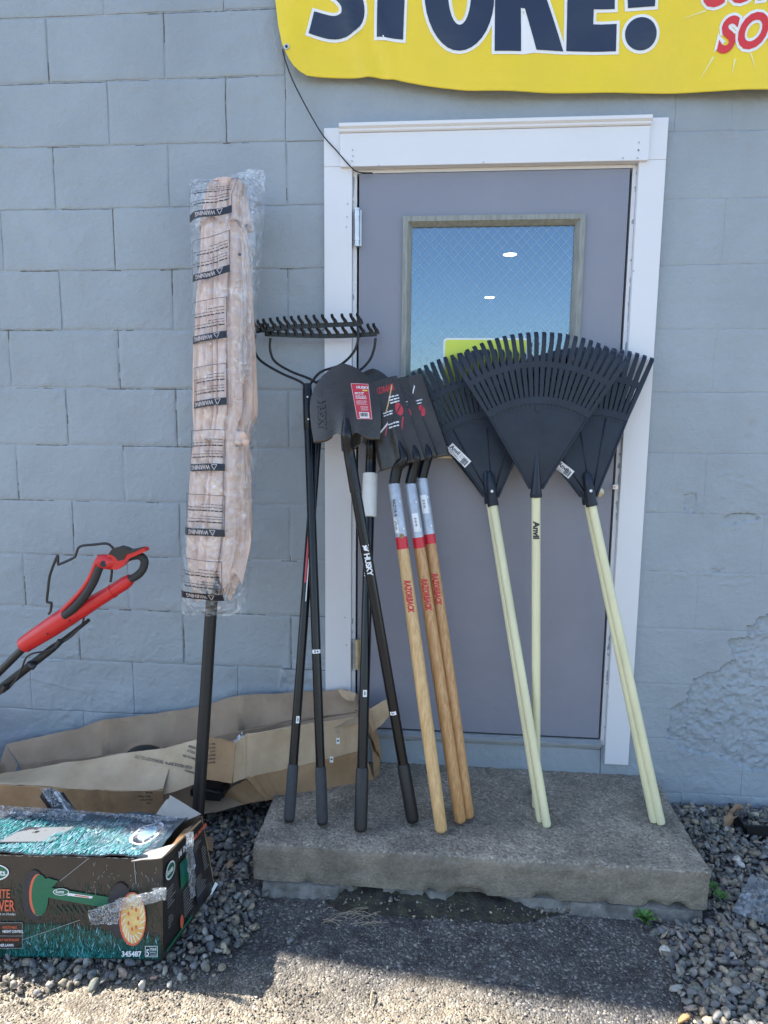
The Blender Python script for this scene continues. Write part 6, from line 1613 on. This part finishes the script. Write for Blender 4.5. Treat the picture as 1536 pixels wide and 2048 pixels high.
# side print
def side_pt(x, y, lift):
    q = FBR.lerp(BBR, x).lerp(FTR.lerp(BTR, x), y); return q + nS * ((1 if nS.x > 0 else -1) * (lift + 0.0055))
sp = MapPrint(side_pt); sp.cut = 0
def srect(x0, y0, x1, y1, m, l): sp.put(([(x0, y0), (x1, y0), (x1, y1), (x0, y1)], [(0, 1, 2, 3)]), m, 0, 0, l)
sp.disc(0.13, 0.83, 0.10, 0.085, 'white_print', 0.0); sp.disc(0.13, 0.83, 0.085, 0.07, 'p_green', 0.0005); sp.put(textVF('Scotts', 0.07, 0.003, widen=0.75), 'white_print', 0.05, 0.81, 0.001)
sp.put(textVF('16 INCH', 0.09, 0.003, widen=1.0), 'white_print', 0.30, 0.86, 0.001); sp.put(textVF('REEL MOWER', 0.06, 0.003, widen=1.0), 'p_orange', 0.66, 0.86, 0.001)
srect(0.33, 0.50, 0.52, 0.78, 'p_green', 0.0); srect(0.35, 0.62, 0.50, 0.75, 'g1', 0.0006); srect(0.60, 0.46, 0.72, 0.74, 'p_tyre', 0.0)
r = random.Random(9)
for (bx, by, n_, w_) in ((0.05, 0.66, 6, 0.18), (0.36, 0.44, 9, 0.20), (0.62, 0.40, 7, 0.22), (0.62, 0.80, 3, 0.26), (0.82, 0.66, 9, 0.12), (0.06, 0.38, 4, 0.10)):
    for k in range(n_): srect(bx, by - k * 0.034, bx + w_ * r.uniform(0.5, 1), by - k * 0.034 + 0.0075, 'p_grey', 0.0008)
sp.disc(0.31, 0.16, 0.03, 0.075, 'p_orange', 0.0006); srect(0.03, 0.06, 0.5, 0.09, 'p_green', 0.0006); sp.disc(0.68, 0.17, 0.08, 0.09, 'p_tyre', 0.0005)
sp.done('side_print', pbx)
# top: printed lid, sagging, torn at the right
TR1 = FTR.lerp(FTL, 0.0); lidF0 = FTL; lidF1 = FTR.lerp(FTL, 0.05)
MAT['lid_ink'] = mat('lid_print', (0.03, 0.05, 0.07), 0.25, var=0.3, vscale=12, bumps=[(10, 0.006), (50, 0.0015)], coat=0.3)
LBL, LBR = BTL.copy(), BTR.lerp(BTL, 0.06)
def lid_pt(u, v, lift=0.0):
    """u 0..1 along the front edge from the left, v 0..1 to the back"""
    q = lidF0.lerp(lidF1, u).lerp(LBL.lerp(LBR, u), v)
    return q + Vector((0, 0, lift + 0.004 - 0.008 * math.sin(math.pi * min(1, max(0, u))) * math.sin(math.pi * v) + 0.009 * nz(q.x * 9, q.y * 9, 4) + 0.004 * abs(nz(q.x * 30, q.y * 22, 9)) + 0.018 * max(0, u - 0.9) * 10 * v * (1 - v)))
V = [lid_pt(i / 59, j / 17) for i in range(60) for j in range(18)]
V, F = plate(V, 60, 18, Vector((0, 0, -0.003))); obj('lid', V, F, MAT['lid_ink'], pbx, smooth=True)
lp = MapPrint(lambda x, y, lift: lid_pt(x, y, lift + 0.0012)); lp.cut = 0
r = random.Random(11)
for k in range(3600):
    u = r.uniform(0.0, 0.93); v = r.random() ** 1.15 * 0.78 * (1.0 if u < 0.72 else 0.62); c = r.random(); h = r.uniform(0.05, 0.13); m = 'g4' if c < 0.38 * (1 - v) + 0.12 else ('g2' if c < 0.75 else 'g1')
    w = r.uniform(0.0011, 0.0026); le = r.uniform(-0.012, 0.012)
    lp.put(([(u - w, v), (u + w, v), (u + le, v + h)], [(0, 1, 2)]), m, 0, 0, 0.0001 * (k % 9))
lp.disc(0.86, 0.52, 0.070, 0.27, 'white_print', 0.0016); lp.disc(0.862, 0.52, 0.062, 0.235, 'p_tyre', 0.0021); lp.disc(0.864, 0.52, 0.040, 0.15, 'g4', 0.0030); lp.disc(0.864, 0.52, 0.012, 0.04, 'p_grey', 0.0034)
for k in range(22):
    a = k / 22 * 2 * math.pi; x0_, y0_ = 0.862 + 0.035 * math.cos(a), 0.52 + 0.13 * math.sin(a); x1_, y1_ = 0.862 + 0.062 * math.cos(a + .3), 0.52 + 0.24 * math.sin(a + .3)
    lp.put(([(x0_, y0_ - .008), (x0_, y0_ + .008), (x1_, y1_ + .008), (x1_, y1_ - .008)], [(0, 1, 2, 3)]), 'white_print', 0, 0, 0.0026)
lp.put(([(0.17, 0.18), (0.42, 0.26), (0.45, 0.66), (0.19, 0.60)], [(0, 1, 2, 3)]), 'p_tyre', 0, 0, 0.0016); lp.put(([(0.175, 0.20), (0.415, 0.28), (0.443, 0.64), (0.193, 0.58)], [(0, 1, 2, 3)]), 'p_dim', 0, 0, 0.0020)
for k, (b_, s_) in enumerate((('ADJUSTABLE HEIGHT CONTROL', 0.09), ('HEAT TREATED BLADES', 0.09), ('FOR CLEANER CUT', 0.09), ('BETTER LAWNS', 0.07))):
    VF = textVF(b_, s_, 0.003, widen=0.155); lp.put(([(a * 1.0, b + a * 0.35) for a, b in VF[0]], VF[1]), 'black_print', 0.20, 0.50 - k * 0.085, 0.0030)
lp.done('lid_print', pbx)
# torn corrugated flap at the right end, and grey flap standing behind it
def wsheet(name, pts4, m, nu=14, nv=8, amp=0.003, corr=0.0, seed=0, parent=None):
    a, b, c, d = pts4; V = []; n = (b - a).cross(d - a).normalized()
    for i in range(nu):
        for j in range(nv):
            u, v = i / (nu - 1), j / (nv - 1); q = a.lerp(b, u).lerp(d.lerp(c, u), v); V.append(q + n * (amp * nz(q.x * 20, q.y * 20, seed) + corr * math.sin(u * 60)))
    V, F = plate(V, nu, nv, -n * 0.003); return obj(name, V, F, m, parent or pbx, smooth=True)
wsheet('torn_flap', (P(262, 1722, -.83), P(322, 1716, -.83), P(352, 1688, -.77), P(300, 1700, -.80)), MAT['card_grey'], seed=1)
wsheet('torn_flap', (P(322, 1716, -.825), P(350, 1690, -.775), P(402, 1640, -.585), P(368, 1660, -.66)), MAT['card'], 60, 8, 0.002, 0.0012, 2)
wsheet('end_flap', (P(330, 1640, -.60), P(352, 1650, -.62), P(401, 1628, -.575), P(340, 1590, -.56)), MAT['card_grey'], seed=3, amp=0.005)
wsheet('end_flap', (P(308, 1632, -.58), P(336, 1645, -.60), P(342, 1594, -.56), P(332, 1600, -.555)), MAT['card_grey'], seed=4, amp=0.004)
wsheet('price_tag', (P(409, 1806, -.600), P(413, 1806, -.597), P(436, 1768, -.563), P(431, 1764, -.565)), MAT['white'], 6, 6, 0.001)
# film left on the box
crumple('film_strip', ((-70, 1628), (348, 1652), (356, 1634), (-70, 1606)), lambda x, y: -.60 - 0.02 * math.sin(x / 40), MAT['film2'], pbx, 90, 14, 0.022, 16.0, 3)
crumple('film_sheet', ((-60, 1700), (300, 1706), (345, 1650), (-60, 1632)), lambda x, y: lerp(-.80, -.60, (1706 - y) / 74.0) - 0.004, MAT['film'], pbx, 90, 30, 0.014, 14.0, 33)
crumple('film_strip', ((0, 1640), (160, 1650), (170, 1628), (0, 1622)), lambda x, y: -.63, MAT['film2'], pbx, 50, 12, 0.020, 12.0, 13)
crumple('film_patch', ((174, 1822), (246, 1798), (236, 1848), (182, 1850)), lambda x, y: -.853, MAT['film2'], pbx, 30, 20, 0.006, 9.0, 6)
crumple('film_patch', ((230, 1800), (330, 1776), (332, 1800), (238, 1822)), lambda x, y: -.853, MAT['film2'], pbx, 36, 16, 0.010, 8.0, 7)
crumple('film_patch', ((305, 1776), (334, 1774), (332, 1800), (306, 1800)), lambda x, y: -.857, MAT['film2'], pbx, 16, 14, 0.014, 6.0, 8)
crumple('film_strip', ((370, 1668), (386, 1662), (392, 1790), (380, 1800)), lambda x, y: lerp(-.735, -.70, (x - 365) / 30.0), MAT['film2'], pbx, 10, 40, 0.008, 8.0, 9)
# wrapped dark piece standing in the gap
t = thing('wrapped_part', 'dark blue wrapped plastic piece sticking up behind the printed box lid', 'wrapped part', P(120, 1640, -.55))
for a, b, w_, m in (((90, 1582), (140, 1650), 0.020, 'plastic_black'), ((118, 1588), (158, 1650), 0.013, 'mower_black')):
    q0, q1 = P(*a, -.53), P(*b, -.56); V, F = tubeVF([q0, lerp(q0, q1, .04), lerp(q0, q1, .5), q1], [w_ * .6, w_, w_ * 1.05, w_], 10); obj('bar', V, F, MAT[m], t, smooth=True)
V, F = tubeVF([P(110, 1584, -.555), P(144, 1634, -.575)], 0.0035, 8); obj('pale_edge', V, F, MAT['white'], t)
crumple('wrap', ((80, 1576), (112, 1578), (168, 1640), (120, 1648)), -.565, MAT['film2'], t, 24, 16, 0.014, 9.0, 15)
wsheet('card_scrap', (P(74, 1594, -.52), P(86, 1590, -.52), P(118, 1646, -.55), P(100, 1648, -.55)), MAT['card'], 6, 8, 0.002, 0, 5, t)

# ================================================================== SMALL THINGS ON THE GROUND
# black plastic tray at the right edge
t = thing('black_tray', 'black plastic tray lying on gravel at the right edge of the frame', 'tray', G(1510, 1690, 0.05))
a = P(1486, 1648, -.17); 
V, F = prism([Vector((a.x, -.18, a.z)), Vector((a.x + 0.32, -.18, a.z)), Vector((a.x + 0.30, -.18, a.z - 0.085)), Vector((a.x + 0.02, -.18, a.z - 0.085))], (0, 0.006, 0)); obj('tray_side', V, F, MAT['plastic_black'], t)
V, F = prism([Vector((a.x, -.18, a.z)), Vector((a.x, -.05, a.z + .004)), Vector((a.x + .02, -.05, a.z - .08)), Vector((a.x + .02, -.18, a.z - .085))], (0.005, 0, 0)); obj('tray_end', V, F, MAT['plastic_black'], t)
box('tray_floor', a.x + .02, a.x + .30, -.174, -.05, a.z - .082, a.z - .078, MAT['plastic_black'], t); box('tray_rim', a.x - .004, a.x + .325, -.186, -.180, a.z - .002, a.z + .006, MAT['plastic_black'], t)
wsheet('upright_tab', (P(1466, 1628, -.13), P(1474, 1618, -.12), P(1492, 1664, -.14), P(1474, 1660, -.14)), MAT['plastic_black'], 8, 8, 0.003, 0, 6, t)
tube('bent_rod', smoothline([P(1480, 1656, -.15), P(1498, 1690, -.20), P(1516, 1722, -.26), P(1526, 1742, -.30)], 5), 0.0035, MAT['mower_black'], t, 8)
# clear plastic bag scrap on the right
o = crumple('plastic_scrap', ((1503, 1748), (1560, 1772), (1575, 1862), (1462, 1822)), lambda x, y: lerp(-.39, -.58, (y - 1745) / 110.0), MAT['film3'], None, 40, 36, 0.026, 34.0, 21); tag(o, 'crumpled clear plastic bag lying on the gravel right of the step', 'plastic bag')
# leaves
def leaf(name, c, L_, W_, yaw, tilt, m, parent=None, curl=0.3, lobes=0, seed=0):
    V = []; nu, nv = 9, 5
    for i in range(nu):
        u = i / (nu - 1); w = W_ * math.sin(math.pi * min(1, u * 0.94 + 0.04)) ** 0.7 * (1 + (0.28 * math.sin(u * lobes * math.pi) if lobes else 0))
        for j in range(nv):
            s = -1 + 2 * j / (nv - 1); x = u * L_; y = s * w * 0.5; z = L_ * curl * math.sin(u * 2.2) * 0.5 + abs(s) * w * 0.22 + 0.1 * W_ * nz(u * 3, s * 2, seed)
            x, z = x * math.cos(tilt) - z * math.sin(tilt), x * math.sin(tilt) + z * math.cos(tilt)
            V.append(c + Vector((x * math.cos(yaw) - y * math.sin(yaw), x * math.sin(yaw) + y * math.cos(yaw), z)))
    V, F = plate(V, nu, nv, Vector((0, 0, -0.0004))); return obj(name, V, F, m, parent, smooth=True)
wd = thing('weed', 'small green rosette weed growing at the right foot of the step', 'weed', G(1288, 1842, 0.002))
c = G(1288, 1842, 0.004)
for k in range(17): a = k * 2.399; leaf('leaf', c + Vector((0, 0, 0.002 + 0.0006 * k)), 0.040 * (1 - 0.018 * k), 0.011, a, 0.12 + 0.03 * k, MAT['leaf_green'], wd, 0.25, 5, k)
for (px, py), lab, n_ in (((1424, 1772), 'upper green clover sprig growing in gravel beside the step corner', 5), ((1441, 1791), 'lower green clover sprig growing in gravel beside the step corner', 6)):
    c = G(px, py, 0.045); w_ = thing('clover', lab, 'weed', c - Vector((0, 0, 0.03)), 'clover sprigs beside the step')
    tube('stem', [c - Vector((0, 0, 0.035)), c], 0.0012, MAT['leaf_green'], w_, 6)
    for k in range(n_): a = k * 2 * math.pi / n_ + px; leaf('leaf', c, 0.021, 0.019, a, 0.15 - 0.1 * (k % 2), MAT['leaf_green'], w_, 0.15, 0, k)
for (px, py, z, L_, W_, yaw, lab) in ((1452, 1652, .065, .05, .035, 0.5, 'curled brown dry leaf on gravel near the black tray'), (1462, 1640, .07, .065, .03, 0.6, 'pale tan dry leaf on gravel touching the black tray'),
        (1378, 1812, .02, .03, .02, 0.2, 'small dark brown dry leaf at the right corner of the step'), (1366, 1820, .018, .028, .016, 2.0, 'reddish brown dry leaf scrap below the right corner of the step'),
        (422, 1702, .04, .045, .022, 2.2, 'tan dry leaf on the gravel behind the printed box'), (455, 1738, .03, .03, .016, 1.0, 'pale dry leaf scrap on gravel between printed box and step')):
    o = leaf('dry_leaf', G(px, py, z), L_, W_, yaw, 0.25, MAT['leaf_dry'], None, 0.8, 3, px); tag(o, lab, 'leaf')
o = MB(); r = random.Random(3)
for k in range(26):
    c = G(r.uniform(640, 735), r.uniform(1822, 1850), 0.006); a = r.uniform(-0.5, 0.9); L_ = r.uniform(0.02, 0.075); d_ = Vector((math.cos(a), math.sin(a) * 0.8, r.uniform(0, 0.12))) * L_
    V, F = tubeVF([c, c + d_ * .5 + Vector((0, 0.003, 0.004)), c + d_], 0.0008, 5); o.add(V, F)
o.obj('dry_grass', MAT['straw'], kind='stuff')
a = G(741, 2008, 0.004); b = G(745, 1978, 0.006); o = tube('straw', [a, lerp(a, b, .5) + Vector((0, 0, .003)), b], [0.0015, 0.0028, 0.0010], MAT['straw'], None, 6); tag(o, 'single pale straw lying on the sunlit path', 'straw')
